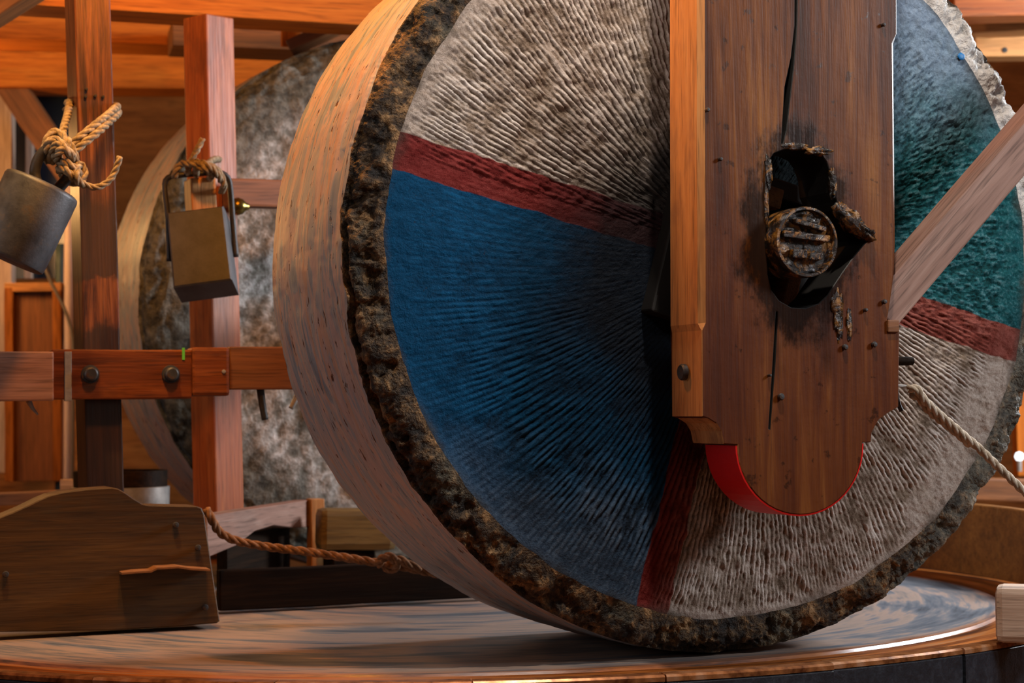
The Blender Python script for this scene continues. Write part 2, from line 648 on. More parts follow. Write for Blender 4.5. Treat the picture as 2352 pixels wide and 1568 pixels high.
def face_mat():
    s = NT('painted_millstone_face')
    sep = s.n('ShaderNodeSeparateXYZ')
    s.set(sep.inputs[0], s.tc)
    wv = s.noise(s.tc, 14, 4)
    jit = s.math('MULTIPLY', s.math('SUBTRACT', wv, .5), .016)
    x = s.math('ADD', sep.outputs[0], jit)
    z = s.math('ADD', sep.outputs[2], s.math('MULTIPLY', s.math('SUBTRACT', s.noise(s.vmul(s.tc, (1, 1, 1), (3, 1, 7)), 15, 4), .5), .016))
    c, sn = math.cos(A1), math.sin(A1)
    along = s.math('ADD', s.math('MULTIPLY', x, c), s.math('MULTIPLY', z, sn))           # along the first stripe
    acr = s.math('ADD', s.math('MULTIPLY', x, -sn), s.math('MULTIPLY', z, c))            # above it
    r = s.math('SQRT', s.math('ADD', s.math('POWER', x, 2.), s.math('POWER', z, 2.)))
    ga = s.n('ShaderNodeAttribute', attribute_name='groove')
    g = ga.outputs['Fac']
    fine = s.noise(s.tc, 150, 4, .75)
    med = s.noise(s.tc, 9, 5, .65)
    gg = s.math('ADD', s.math('MULTIPLY', g, .62), s.math('MULTIPLY', s.math('SUBTRACT', fine, .18), .80))
    white = s.ramp(gg, [(.22, (.10, .068, .045)), (.42, (.22, .165, .125)), (.66, (.41, .34, .29)), (.98, (.66, .59, .54))])
    white = s.mix(s.math('MULTIPLY', s.step(med, .5, .72), .45), white, (.22, .155, .10))
    blue = s.ramp(gg, [(.18, (.001, .005, .010)), (.44, (.001, .032, .082)), (.85, (.001, .066, .168))])
    wear = s.math('MULTIPLY', s.step(s.math('ADD', acr, s.math('MULTIPLY', med, .3)), -.26, -.52), .62)
    blue = s.mix(wear, blue, s.ramp(gg, [(.2, (.012, .014, .018)), (.55, (.055, .075, .11)), (.9, (.14, .17, .21))]))
    blue = s.mix(s.math('MULTIPLY', s.step(s.noise(s.tc, 55, 4, .7), .66, .72), .6), blue, (.03, .018, .012))
    teal = s.ramp(gg, [(.24, (.001, .007, .006)), (.44, (.004, .034, .036)), (.64, (.006, .075, .088)), (.96, (.11, .24, .27))])
    up_ = s.step(s.math('ADD', z, s.math('MULTIPLY', med, .25)), .30, .66)
    teal = s.mix(s.math('MULTIPLY', up_, .85), teal, s.ramp(gg, [(.2, (.06, .07, .08)), (.45, (.15, .20, .27)), (.75, (.24, .31, .42))]))
    red = s.ramp(gg, [(.15, (.030, .003, .003)), (.45, (.115, .011, .010)), (.85, (.19, .032, .028))])
    redr = s.ramp(gg, [(.15, (.07, .014, .009)), (.5, (.16, .034, .024)), (.85, (.27, .085, .066))])
    rgt = s.step(along, -.02, .02)
    upm = s.step(acr, -.0012, .0012)
    lft_col = s.mix(upm, blue, white)
    rgt_col = s.mix(upm, white, teal)
    col = s.mix(s.step(along, -.0012, .0012), lft_col, rgt_col)
    rc = s.mix(rgt, red, redr)
    s1 = s.step(s.math('ABSOLUTE', acr), .0375, .0345)
    s2 = s.step(s.math('ABSOLUTE', along), .0365, .0335)
    col = s.mix(s.math('MAXIMUM', s1, s2), col, rc)
    # bearing grease round the hub, with the post's shadow painted in around it
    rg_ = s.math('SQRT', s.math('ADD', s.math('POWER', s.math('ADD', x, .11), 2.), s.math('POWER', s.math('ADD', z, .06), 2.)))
    grease_shade = s.step(s.math('ADD', rg_, s.math('MULTIPLY', s.math('SUBTRACT', s.noise(s.tc, 6, 5, .6), .5), .30)), .49, .15)
    grease_shade_core = s.step(s.math('ADD', r, s.math('MULTIPLY', s.math('SUBTRACT', s.noise(s.tc, 9, 4, .6), .5), .12)), .31, .23)
    grease_shade = s.math('MAXIMUM', grease_shade, grease_shade_core)
    col = s.mix(s.math('MULTIPLY', grease_shade, .93), col, (.005, .005, .006))
    # soot-dark smudges near the outer edge
    ed = s.math('MULTIPLY', s.step(s.math('ADD', r, s.math('MULTIPLY', med, .09)), .755, .79), .85)
    col = s.mix(ed, col, (.045, .040, .032))
    s.bump(s.math('ADD', fine, s.math('MULTIPLY', s.noise(s.tc, 48, 4, .6), .7)), .75, .005)
    rg = s.math('ADD', .5, s.math('MULTIPLY', s.math('SUBTRACT', 1., g), .25))
    return s.out(col, rg, 0, .08)


def rough_mat():
    s = NT('broken_stone_edge')
    a = s.noise(s.tc, 18, 5, .72, .8)
    b = s.noise(s.tc, 60, 4, .7)
    c = s.noise(s.tc, 6, 3)
    f = s.math('ADD', s.math('MULTIPLY', a, .65), s.math('MULTIPLY', b, .35))
    col = s.ramp(f, [(.41, (.005, .003, .002)), (.47, (.026, .014, .006)), (.53, (.085, .050, .022)), (.59, (.24, .13, .05)), (.67, (.46, .29, .14))])
    col = s.mix(s.math('MULTIPLY', s.step(c, .54, .64), .6), col, s.ramp(f, [(.38, (.012, .011, .008)), (.54, (.07, .068, .048)), (.7, (.20, .19, .13))]))
    # whitish tone along the upper right of the rim
    sep = s.n('ShaderNodeSeparateXYZ')
    s.set(sep.inputs[0], s.tc)
    k = s.math('ADD', s.math('MULTIPLY', sep.outputs[0], .85), s.math('MULTIPLY', sep.outputs[2], .52))
    r = s.math('SQRT', s.math('ADD', s.math('POWER', sep.outputs[0], 2.), s.math('POWER', sep.outputs[2], 2.)))
    whitish = s.math('MULTIPLY', s.step(s.math('ADD', k, s.math('MULTIPLY', a, .10)), .66, .74), s.step(s.math('ADD', r, s.math('MULTIPLY', b, .03)), .812, .796))
    col = s.mix(whitish, col, s.ramp(f, [(.3, (.16, .15, .13)), (.5, (.46, .43, .40)), (.7, (.62, .60, .57))]))
    k2 = s.math('SUBTRACT', s.math('MULTIPLY', sep.outputs[0], .9), s.math('MULTIPLY', sep.outputs[2], .42))
    col = s.mix(s.math('MULTIPLY', s.step(k2, .58, .74), .5), col, s.ramp(f, [(.38, (.03, .03, .024)), (.52, (.16, .15, .12)), (.68, (.36, .29, .21))]))
    s.bump(s.math('ADD', a, b), .9, .012)
    return s.out(col, .7, 0, .4)


def rim_mat(name, seed=0.):
    """linseed-and-clay smeared tread; object Y runs along the axle so streaks follow the rim"""
    s = NT(name)
    v = s.vmul(s.tc, (2.6, 11, 2.6), (seed, seed, seed))
    a = s.noise(v, 1.2, 2.5, .55, 1.3)
    b = s.noise(s.vmul(s.tc, (7, 40, 7), (seed + 3, seed, seed)), 1.2, 4, .7, .5)
    c = s.noise(s.vmul(s.tc, (3.2, 20, 3.2), (seed, 4, seed)), 1.4, 3, .6, .6)
    f = s.math('ADD', s.math('MULTIPLY', a, .9), s.math('MULTIPLY', b, .10))
    col = s.ramp(f, [(.34, (.16, .21, .26)), (.43, (.25, .29, .33)), (.45, (.43, .33, .305)), (.52, (.36, .30, .29)), (.535, (.26, .295, .33)),
                     (.60, (.30, .30, .315)), (.62, (.44, .32, .27)), (.72, (.38, .30, .28))])
    col = s.mix(s.math('MULTIPLY', s.step(b, .35, .7), .35), col, s.mix(.5, col, (.22, .16, .13)))
    chip = s.noise(s.vmul(s.tc, (20, 60, 20)), 1.6, 3, .55)
    col = s.mix(s.math('MULTIPLY', s.step(c, .58, .63), .6), col, (.46, .26, .16))
    col = s.mix(s.step(chip, .65, .70), col, (.085, .03, .014))
    s.bump(s.math('SUBTRACT', s.math('ADD', b, s.math('MULTIPLY', c, .6)), s.math('MULTIPLY', s.step(chip, .63, .70), 1.4)), .65, .005)
    return s.out(col, .5, 0, .4)


def greystone_mat():
    s = NT('grey_mottled_stone')
    a = s.noise(s.tc, 7, 4, .65)
    b = s.noise(s.tc, 34, 5, .7)
    f = s.math('ADD', s.math('MULTIPLY', a, .5), s.math('MULTIPLY', b, .5))
    col = s.ramp(f, [(.38, (.06, .057, .045)), (.47, (.18, .175, .155)), (.54, (.40, .40, .39)), (.64, (.68, .69, .69))])
    sep = s.n('ShaderNodeSeparateXYZ')
    s.set(sep.inputs[0], s.tc)
    r = s.math('SQRT', s.math('ADD', s.math('POWER', sep.outputs[0], 2.), s.math('POWER', sep.outputs[2], 2.)))
    ed = s.step(s.math('ADD', r, s.math('MULTIPLY', a, .14)), .64, .76)
    col = s.mix(s.math('MULTIPLY', ed, .85), col, s.ramp(b, [(.4, (.016, .016, .011)), (.6, (.075, .072, .05))]))
    s.bump(b, .8, .01)
    return s.out(col, .75, 0, .3)


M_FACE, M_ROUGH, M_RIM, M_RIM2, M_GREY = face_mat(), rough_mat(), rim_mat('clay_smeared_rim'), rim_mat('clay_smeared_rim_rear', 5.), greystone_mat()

# ------------------------------------------------------------------ the hall
FLOOR_Z = -.62


def slab(name, x0, x1, y0, y1, z0, z1, mat, label=None):
    me = box_mesh(name, x1 - x0, y1 - y0, z1 - z0, 0)
    me.materials.append(mat)
    o = bpy.data.objects.new(name, me)
    COL.objects.link(o)
    put(o, None, Matrix.Translation(((x0 + x1) / 2, (y0 + y1) / 2, (z0 + z1) / 2)))
    o['kind'] = 'structure'
    return o


slab('floor', -4.2, 4.2, -1.2, 9.2, FLOOR_Z - .1, FLOOR_Z, W_BEAM_D)
slab('ceiling', -4.2, 4.2, -1.2, 9.2, 3.4, 3.5, W_BEAM_D)
slab('wall_back', -4.2, 4.2, 9.2, 9.3, FLOOR_Z, 3.4, W_WALL)
slab('wall_left', -4.3, -4.2, -1.2, 9.2, FLOOR_Z, 3.4, W_WALL)
slab('wall_right', 4.2, 4.3, -1.2, 9.2, FLOOR_Z, 3.4, W_WALL)

# ------------------------------------------------------------------ mill bed (pan)
BC = np.array([-.20, 5.08, 0])
BR = 1.675


def bed_mat():
    s = NT('streaked_bed_stone')
    sep = s.n('ShaderNodeSeparateXYZ')
    s.set(sep.inputs[0], s.tc)
    x, y = sep.outputs[0], sep.outputs[1]
    r = s.math('SQRT', s.math('ADD', s.math('POWER', x, 2.), s.math('POWER', y, 2.)))
    cb = s.n('ShaderNodeCombineXYZ')
    s.set(cb.inputs[0], s.math('MULTIPLY', x, 1.5))
    s.set(cb.inputs[1], s.math('MULTIPLY', y, 1.5))
    s.set(cb.inputs[2], s.math('MULTIPLY', r, 7.))
    a = s.noise(cb.outputs[0], .95, 3, .55, .9)
    b = s.noise(s.vmul(cb.outputs[0], (2, 2, 5)), 2., 5, .6)
    f = s.math('ADD', s.math('MULTIPLY', a, .72), s.math('MULTIPLY', b, .28))
    col = s.ramp(f, [(.34, (.015, .02, .028)), (.42, (.07, .085, .105)), (.47, (.14, .135, .14)), (.50, (.27, .19, .15)), (.56, (.22, .165, .135)), (.60, (.10, .10, .105)), (.66, (.27, .19, .145)), (.76, (.10, .055, .025))])
    ri = s.step(s.math('ADD', r, s.math('MULTIPLY', s.math('SUBTRACT', a, .5), .10)), BR - .27, BR - .20)
    rc = s.ramp(b, [(.35, (.06, .02, .005)), (.5, (.30, .085, .018)), (.68, (.46, .17, .04))])
    col = s.mix(ri, col, rc)
    s.bump(f, .3, .006)
    rg = s.math('SUBTRACT', .52, s.math('MULTIPLY', ri, .26))
    return s.out(col, rg, 0, .5)


pan = empty('mill_bed', (BC[0], BC[1], FLOOR_Z))
tag(pan, 'round mill bed with streaked stone top and black wooden side staves', 'mill bed')
M_BED = bed_mat()
prof = [(.0, -.006), (.5, -.006), (BR - .226, -.006), (BR - .22, -.012), (BR - .22, -.12), (0, -.12)]
bo = lathe('bed_stone', prof, Matrix.Translation((BC[0], BC[1], 0)), M_BED, pan, 128)
RING = NT('wet_wooden_ring')
_sp = RING.n('ShaderNodeSeparateXYZ')
RING.set(_sp.inputs[0], RING.tc)
_r = RING.math('SQRT', RING.math('ADD', RING.math('POWER', _sp.outputs[0], 2.), RING.math('POWER', _sp.outputs[1], 2.)))
_cb = RING.n('ShaderNodeCombineXYZ')
RING.set(_cb.inputs[0], _sp.outputs[0])
RING.set(_cb.inputs[1], _sp.outputs[1])
RING.set(_cb.inputs[2], RING.math('MULTIPLY', _r, 22.))
_f = RING.noise(_cb.outputs[0], 1.6, 5, .62, .4)
RING.bump(_f, .2, .004)
M_RING = RING.out(RING.ramp(_f, [(.36, (.05, .014, .003)), (.47, (.22, .06, .010)), (.56, (.42, .13, .024)), (.68, (.30, .17, .09))]), .3, 0, .4)
lathe('outer_ring', [(BR - .205, -.03), (BR - .205, -.012), (BR - .20, -.008), (BR - .09, -.010), (BR - .02, -.003), (BR - .02, -.12), (BR - .205, -.12), (BR - .205, -.03)],
      Matrix.Translation((BC[0], BC[1], 0)), M_RING, pan, 128)
lathe('bed_base', [(BR - .06, FLOOR_Z), (BR - .06, -.12)], Matrix.Translation((BC[0], BC[1], 0)), W_STAVE, pan, 64)
NST = 30


def arc_piece(name, r0, r1, z0, z1, a0, a1, mat, parent, nseg=5, bev=.004):
    V, Fc = [], []
    pr = [(r0, z0), (r1, z0), (r1, z1 - bev), (r1 - bev, z1), (r0 + bev, z1), (r0, z1 - bev)]
    m = len(pr)
    for i in range(nseg + 1):
        a = a0 + (a1 - a0) * i / nseg - (a0 + a1) / 2
        for r, z in pr:
            V.append((r * math.cos(a), r * math.sin(a), z))
    for i in range(nseg):
        for k in range(m):
            k2 = (k + 1) % m
            Fc.append((i * m + k, i * m + k2, (i + 1) * m + k2, (i + 1) * m + k))
    Fc.append(tuple(range(m))[::-1])
    Fc.append(tuple(nseg * m + k for k in range(m)))
    me = bpy.data.meshes.new(name)
    me.from_pydata(V, [], Fc)
    me.materials.append(mat)
    return me


def lip_mat():
    s = NT('worn_copper_lip')
    f = s.noise(s.tc, 20, 5, .6)
    return s.out(s.ramp(f, [(.35, (.10, .03, .01)), (.55, (.42, .17, .06)), (.75, (.6, .36, .22))]), .25, .5)


M_LIP = lip_mat()
st_me = arc_piece('side_stave', BR - .05, BR + .012, -.30, .0, 0, 2 * math.pi / NST - .003, W_STAVE, pan)
lp_me = arc_piece('copper_lip', BR - .03, BR + .012, .0, .012, 0, 2 * math.pi / NST - .0015, M_LIP, pan, bev=.004)
for k in range(NST):
    a = 2 * math.pi * (k + .35) / NST
    jit = random.uniform(-.004, .004)
    for nm, me in (('side_stave', st_me), ('copper_lip', lp_me)):
        o = bpy.data.objects.new(nm, me)
        COL.objects.link(o)
        put(o, pan, Matrix.Translation((BC[0] + math.cos(a) * jit, BC[1] + math.sin(a) * jit, 0)) @ Matrix.Rotation(a, 4, 'Z'))

# ------------------------------------------------------------------ the stones
R0, W0 = .80, .531


def ring_obj(name, rings, mat, parent, M, attr=None, flip=False):
    """rings: array (nr, na, 3) closed in angle"""
    nr, na, _ = rings.shape
    V = rings.reshape(-1, 3).astype(np.float32)
    i = np.arange(nr - 1)[:, None]
    k = np.arange(na)[None, :]
    k2 = (k + 1) % na
    q = np.stack(np.broadcast_arrays(i * na + k, i * na + k2, (i + 1) * na + k2, (i + 1) * na + k), -1).reshape(-1, 4)
    if flip:
        q = q[:, ::-1]
    me = bpy.data.meshes.new(name)
    me.vertices.add(len(V))
    me.vertices.foreach_set('co', V.ravel())
    me.loops.add(q.size)
    me.loops.foreach_set('vertex_index', q.ravel().astype(np.int32))
    me.polygons.add(len(q))
    me.polygons.foreach_set('loop_start', np.arange(0, q.size, 4, dtype=np.int32))
    me.polygons.foreach_set('loop_total', np.full(len(q), 4, dtype=np.int32))
    me.polygons.foreach_set('use_smooth', np.ones(len(q), dtype=bool))
    me.update(calc_edges=True)
    if attr is not None:
        at_ = me.attributes.new('groove', 'FLOAT', 'POINT')
        at_.data.foreach_set('value', attr.ravel().astype(np.float32))
    me.materials.append(mat)
    o = bpy.data.objects.new(name, me)
    COL.objects.link(o)
    put(o, parent, M)
    return o


def stone(name, o_face, na, nr, face_material, rim_material, grooved, seed):
    root = empty(name, PT(0, o_face + W0 / 2, 0))
    M = frame(PT(0, o_face, .8), T, N, Z)
    th = np.linspace(0, 2 * math.pi, na, endpoint=False)
    ct, st = np.cos(th), np.sin(th)
    circ = np.stack([ct, st, np.zeros_like(ct)], 1)
    r_in = .727 + .005 * fbm(circ * 9 + seed, 4)                        # where face ends and broken edge begins
    o_out = .040 + .016 * fbm(circ * 14 + seed + 5, 5, .6)              # ragged line between edge and tread
    # --- face
    rr = np.linspace(.10, 1, nr)[:, None]
    r = rr * r_in[None, :]
    X, Zc = r * ct, r * st
    P3 = np.stack([X, Zc, np.full_like(X, seed)], -1)
    base = -.016 * (1 - (r / .72) ** 2)                                 # slightly crowned face
    if grooved:
        g = np.zeros_like(r)
        lev = np.log(np.maximum(r, .02) / .13) / math.log(1.42) + .75 * fbm(P3 * 4.2, 3)
        lev = np.clip(lev, 0, 6)
        k0 = np.floor(lev)
        fr_ = np.clip((lev - k0 - .8) / .2, 0, 1)
        wob = .55 * vnoise(P3 * 6 + 3) + .35 * vnoise(P3 * 19) + .5 * vnoise(P3 * 45)
        bend = .22 * (r - .4)                                           # lines sweep a little
        for kk in range(0, 8):
            n_ = int(round(84 * 1.42 ** kk))
            ph = n_ * (th[None, :] + bend) + wob * 1.2
            w = np.where(k0 == kk, 1 - fr_, 0) + np.where(k0 + 1 == kk, fr_, 0)
            g += w * (.5 + .5 * np.sin(ph))
        g = 1 - (1 - np.clip(g, 0, 1)) ** 2.1
        thb = np.broadcast_to(th[None, :], r.shape)
        strk = fbm(np.stack([r * 34, thb * 95 + 3, P3[..., 2]], -1), 4, .6)          # chisel strokes, long along the radius
        brk = np.clip(.80 + .60 * fbm(P3 * np.array([30, 30, 1]), 3) + .45 * strk, .05, 1.25)
        ca, sa = math.cos(A1), math.sin(A1)
        al, ac = X * ca + Zc * sa, -X * sa + Zc * ca
        teal_q = ((al > 0) & (ac > 0))
        blue_q = ((al < 0) & (ac < 0))
        amp = np.ones_like(r)
        pit = np.clip(.5 + 1.0 * fbm(np.stack([r * 75, thb * 78, P3[..., 2]], -1), 4, .7), 0, 1)
        amp = np.where(teal_q, .25, amp)
        amp = np.where(blue_q, np.clip(1.0 - (r - .55) / .14, .16, .85) * np.clip(.02 + 2.2 * (-ac - .08), .08, 1), amp)
        amp = np.where((np.abs(ac) < .045) & (al < 0), amp * .45, amp)
        edge = np.clip((.722 - r) / np.where(Zc < -.2, .02, .06), 0, 1)
        sm_r = np.clip((.665 + .02 * fbm(P3 * 6, 2) - r) / .03, 0, 1)
        angd = np.degrees(np.arctan2(Zc, X))
        edge = np.where((angd > -52 - 8 * vnoise(P3 * 5)) & (angd < 85), np.minimum(edge, sm_r), edge)
        gd = g * brk * amp * edge + np.where(teal_q, .75 * pit * edge, 0) + (1 - edge) * .55
        gcol = np.where(teal_q, .25 * g + .75 * pit, g * brk) * edge * np.clip(amp + .35, 0, 1) + (1 - np.clip(amp + .35, 0, 1) * edge) * .62
        disp = .0046 * (gd - .6) + (.0034 * fbm(P3 * 60, 3, .7)) * np.where(blue_q, .35, 1) + .003 * fbm(P3 * 5, 2)
    else:
        gcol = np.zeros_like(r)
        disp = .006 * fbm(P3 * 22, 4) + .006 * fbm(P3 * 4, 2)
    taper = np.clip((1 - rr) / .015, 0, 1)
    Yf = base - disp * taper
    face = np.stack([X, Yf, Zc], -1)
    ring_obj('painted_face' if grooved else 'stone_face', face, face_material, root, M, gcol, flip=False)
    # --- broken edge
    ne = 22
    u = np.linspace(0, 1, ne)[:, None]
    re = r_in + (R0 - r_in) * np.sin(u * math.pi / 2) ** .9
    ye = o_out * (1 - np.cos(u * math.pi / 2)) ** 1.1
    ex = np.stack([re * ct, ye, re * st], -1)
    w = (np.clip(np.minimum(u, 1 - u) * 6, 0, 1))
    d1 = fbm(ex * 26 + seed, 5, .66) * .017 * w
    d2 = (np.abs(fbm(ex * 13 + seed + 9, 3)) * .010 + .016 * np.exp(-((u - .82) / .10) ** 2) * (.6 + .8 * vnoise(ex * 11 + seed))) * w
    nrm = np.stack([.6 * ct * np.ones_like(u), np.full_like(re, -.8), .6 * st * np.ones_like(u)], -1)
    dd_ = d1 - d2
    dd_ = np.where(dd_ > 0, dd_ * .3, dd_ * .8)
    ex = ex + nrm * dd_[..., None]
    ex[0] = face[-1]
    ring_obj('broken_edge', ex, M_ROUGH if grooved else M_GREY, root, M)
    # --- tread
    nt = 40
    u = np.linspace(0, 1, nt)[:, None]
    yt = o_out + (W0 - o_out) * u
    ct3 = np.stack([np.broadcast_to(ct, yt.shape) * 1, yt * 3, np.broadcast_to(st, yt.shape) * 1], -1)
    rt = R0 + .004 * np.sin(u * math.pi) + .0035 * fbm(ct3 * np.array([3, 9, 3]) + seed, 3) + .0022 * np.clip(fbm(ct3 * np.array([16, 12, 16]) + seed, 3), -1, .3)
    rt[0] = R0
    tr = np.stack([rt * ct, yt, rt * st], -1)
    tr[0] = ex[-1]
    ring_obj('clay_tread', tr, rim_material, root, M)
    # --- back
    rb = np.array([1., .985, .9, .5, .08])[:, None]
    bk = np.stack([rb * tr[-1, :, 0], np.full((5, na), W0) + np.array([0, .012, .016, .016, .016])[:, None], rb * tr[-1, :, 2]], -1)
    ring_obj('stone_back', bk, M_GREY, root, M)
    return root, M


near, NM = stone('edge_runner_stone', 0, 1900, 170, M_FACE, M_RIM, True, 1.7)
tag(near, 'huge upright millstone with blue, white and red painted grooved face', 'millstone', 'upright edge runner stones')
far, FM = stone('edge_runner_stone', 1.90, 420, 60, M_GREY, M_RIM2, False, 8.1)
tag(far, 'upright grey mottled millstone behind the two hanging weights', 'millstone', 'upright edge runner stones')


t_, z_ = onp(2207, 130, -.003)
o = lump('paint_spot', PT(t_, -.004, z_), [T * .009, Z * .008, N * .003], plain('blue_paint_spot', (.001, .13, .36), .5), near, .12)
# hub plate and wedges of the near stone
def local(t, o, z):
    return PT(t, o, z)


dc, ds = math.cos(A1), math.sin(A1)
E1, E2 = T * dc + Z * ds, -T * ds + Z * dc
HC = PT(0, 0, .8)
for sgn, ax, ay in ((-1, E1, E2), (1, E1, E2), (-1, E2, E1), (1, E2, E1)):
    c = HC + ax * sgn * .148 - N * .028
    beam('hub_frame_bar', c - ay * .165, c + ay * .165, .036, .06, BLACK, ax, near, .004)
for i, (u, v) in enumerate(((-.112, .08), (-.112, .0), (-.112, -.085), (.112, .06), (.112, -.05), (0, .112), (.05, -.112), (-.06, -.112))):
    c = HC + E1 * u + E2 * v
    ax = E1 if abs(u) < .1 else E2
    beam('hub_wedge', c + N * .05, c - N * (.055 + .03 * (i % 3)), .032 + .008 * (i % 2), .066, W_BEAM_D, np.cross(N, ax), near, .004)

# ------------------------------------------------------------------ axle
axle = empty('axle', PT(0, -.30, .8))
tag(axle, 'greasy dark axle end poking through the slot in the post', 'axle')
AM = frame(PT(0, -.305, .8), T, -Z, N)      # local Z runs away along the axle
lathe('shaft', [(.060, .03), (.062, 2.45), (0.0, 2.45)], AM, W_DARK, axle, 40)
lathe('iron_band', [(.0585, .012), (.0605, .0), (.0655, .001), (.067, .012), (.066, .075), (.06, .078)], AM, GREASE, axle, 48)
# end face: split into wedges, each its own part
V, Fc = [], []
nr_, na_ = 16, 60
for i in range(nr_ + 1):
    for k in range(na_):
        a = 2 * math.pi * k / na_
        rr_ = .0605 * i / nr_
        V.append((rr_ * math.cos(a), rr_ * math.sin(a), 0))
Pn = np.array(V)
Pn[:, 2] = .012 + .008 * fbm(Pn * 55 + 3, 4) + .006 * np.sign(vnoise(Pn * np.array([30, 130, 1]) + 2)) * .5
for i in range(nr_):
    for k in range(na_):
        k2 = (k + 1) % na_
        Fc.append((i * na_ + k2, i * na_ + k, (i + 1) * na_ + k, (i + 1) * na_ + k2))
mk('end_grain', Pn, Fc, GREASE, axle, AM, True)
for (x, y, ang, L, w) in ((-.002, -.010, .12, .10, .012), (.006, -.032, .35, .07, .009), (-.018, .024, .05, .03, .016), (.018, .026, .1, .028, .013)):
    a = PT(x, -.300, .8 - y)
    dv = T * math.cos(ang) - Z * math.sin(ang) * .6
    beam('end_wedge', a - dv * L / 2, a + dv * L / 2, w, .018, GREASE, Z, axle, .002, wob=.003)

# ------------------------------------------------------------------ bearing post
PF, PD = -.26, .12      # front face offset and thickness
post = empty('bearing_post', PT(0, PF, .36))
tag(post, 'broad oiled timber post carrying the axle, with rounded red-edged foot', 'post')
PM = frame(PT(0, PF, .8), Z, T, N)


def pl(px, py, o=PF):
    t, z = onp(px, py, o)
    return (z - .8, t)


out_px = [((1606, -2580), .011), ((1607, 200), .011), ((1609, 742), .011), ((1612, 758), .0015), ((1613, 956), .0015), ((1626, 960), .0015), ((1645, 972), .0015),
          ((1656, 990), .0015), ((1662, 1019), .0015), ((1694, 1021), .0015)]
semi = []
for i in range(1, 24):
    a = math.pi * i / 24
    semi.append((1837.5 - 143.5 * math.cos(a), 1021 + 160 * math.sin(a)))
out_px += [(p, .0015) for p in semi]
out_px += [((1981, 1016), .0015), ((2001, 1015), .0015), ((2003, 992), .0015), ((2018, 964), .0015), ((2040, 948), .0015), ((2064, 934), .0015), ((2066, 762), .0015),
           ((2046, 756), .002), ((2040, 735), .004), ((2048, 690), .006), ((2057, 635), .0075), ((2060, 560), .0075), ((2056, 100), .0075), ((2060, 78), .002), ((2060, -2580), .002)]
slot_px = [(1762, 560), (1758, 480), (1759, 420), (1764, 372), (1778, 352), (1800, 343), (1830, 338), (1862, 341), (1885, 352), (1899, 372), (1908, 400), (1912, 440), (1922, 462), (1926, 480),
           (1945, 490), (1965, 508), (1985, 528), (2000, 546), (1985, 560), (1960, 590), (1935, 625), (1915, 655), (1900, 678), (1880, 697), (1850, 708), (1818, 706), (1790, 690), (1772, 665), (1764, 630)]
crack1 = [(1829, -480), (1838, -480), (1830, 60), (1823, 150), (1806, 300), (1798, 333), (1795, 331), (1803, 200), (1818, 130), (1826, 60)]
crack2 = [(1783, 715), (1786, 716), (1780, 830), (1768, 985), (1766, 984), (1776, 830)]
prism('post_body', [pl(*p) for p, b in out_px], PD, PM, M_POST, [b for p, b in out_px],
      [[pl(*p) for p in slot_px], [pl(*p) for p in crack1], [pl(*p) for p in crack2]], post, BLACK)
pbo = bpy.data.objects['post_body']
pbo.data.materials.append(W_SIDE)
for p_ in pbo.data.polygons:
    if p_.material_index == 0 and p_.normal.y < -.45 and p_.center.y < -.1 and p_.area > 1e-6:
        p_.material_index = 2
# painted edge of the rounded foot: a thin painted strap over the end grain
ed = [pl(1694, 1023)] + [pl(*p) for p in semi] + [pl(1981, 1018)]
ctr = np.array(pl(1837.5, 1021))
V, Fc = [], []
for q in ed:
    q = np.array(q)
    nv = unit(q - ctr)
    for d, z in ((.0006, .0012), (.0035, .0018), (.0035, PD - .001), (.0006, PD - .001)):
        V.append((q[0] + nv[0] * d, q[1] + nv[1] * d, z))
for i in range(len(ed) - 1):
    for k in range(4):
        k2 = (k + 1) % 4
        Fc.append((i * 4 + k, i * 4 + k2, i * 4 + 4 + k2, i * 4 + 4 + k))
Fc += [(0, 1, 2, 3), tuple((len(ed) - 1) * 4 + k for k in (3, 2, 1, 0))]
o = mk('red_edge', V, Fc, RED_P, post, PM)
o['label'] = 'bright red painted edge of the foot'
# bolt head on the left side
tl = onp(1606, 848, PF)[0]
bz = onp(1568, 848, PF)[1]
ob = PF + PD * .52
lathe('side_bolt', [(.0, -.008), (.013, -.008), (.0155, -.005), (.0155, .002)], frame(PT(tl + .001, ob, bz - .004), N, Z, T), IRON, post, 24)
for (px, py, rr_) in ((1622, 253, .0045), (2005, 791, .006), (1938, 797, .006), (1791, 911, .007), (2028, 693, .005), (1985, 712, .004), (1652, 366, .004), (2026, 58, .004), (1765, 862, .003)):
    t, z = onp(px, py, PF)
    lathe('nail', [(.0, -.010), (rr_ * .7, -.0095), (rr_, -.006), (rr_ * .6, .003)], frame(PT(t, PF, z), T, -Z, N), IRON, post, 10)
# grease crust round the slot
for i, (px, py, a, b, c) in enumerate(((1958, 512, .040, .017, .024), (1985, 536, .022, .012, .022), (1932, 486, .022, .014, .018), (1912, 420, .008, .03, .008),
                                       (1760, 470, .0045, .055, .006), (1764, 395, .008, .03, .007), (1880, 347, .028, .008, .007), (1826, 336, .03, .006, .006),
                                       (1925, 720, .010, .05, .006), (1950, 745, .006, .03, .005), (1922, 700, .014, .02, .006))):
    t, z = onp(px, py, PF)
    rot = -.72 if i < 3 else 0
    e1 = T * math.cos(rot) + Z * math.sin(rot)
    e2 = -T * math.sin(rot) + Z * math.cos(rot)
    lump('grease_crust', PT(t, PF + .001, z), [e1 * a, e2 * b, N * c], GREASE, post, .45, 2.6, i * 3.1)

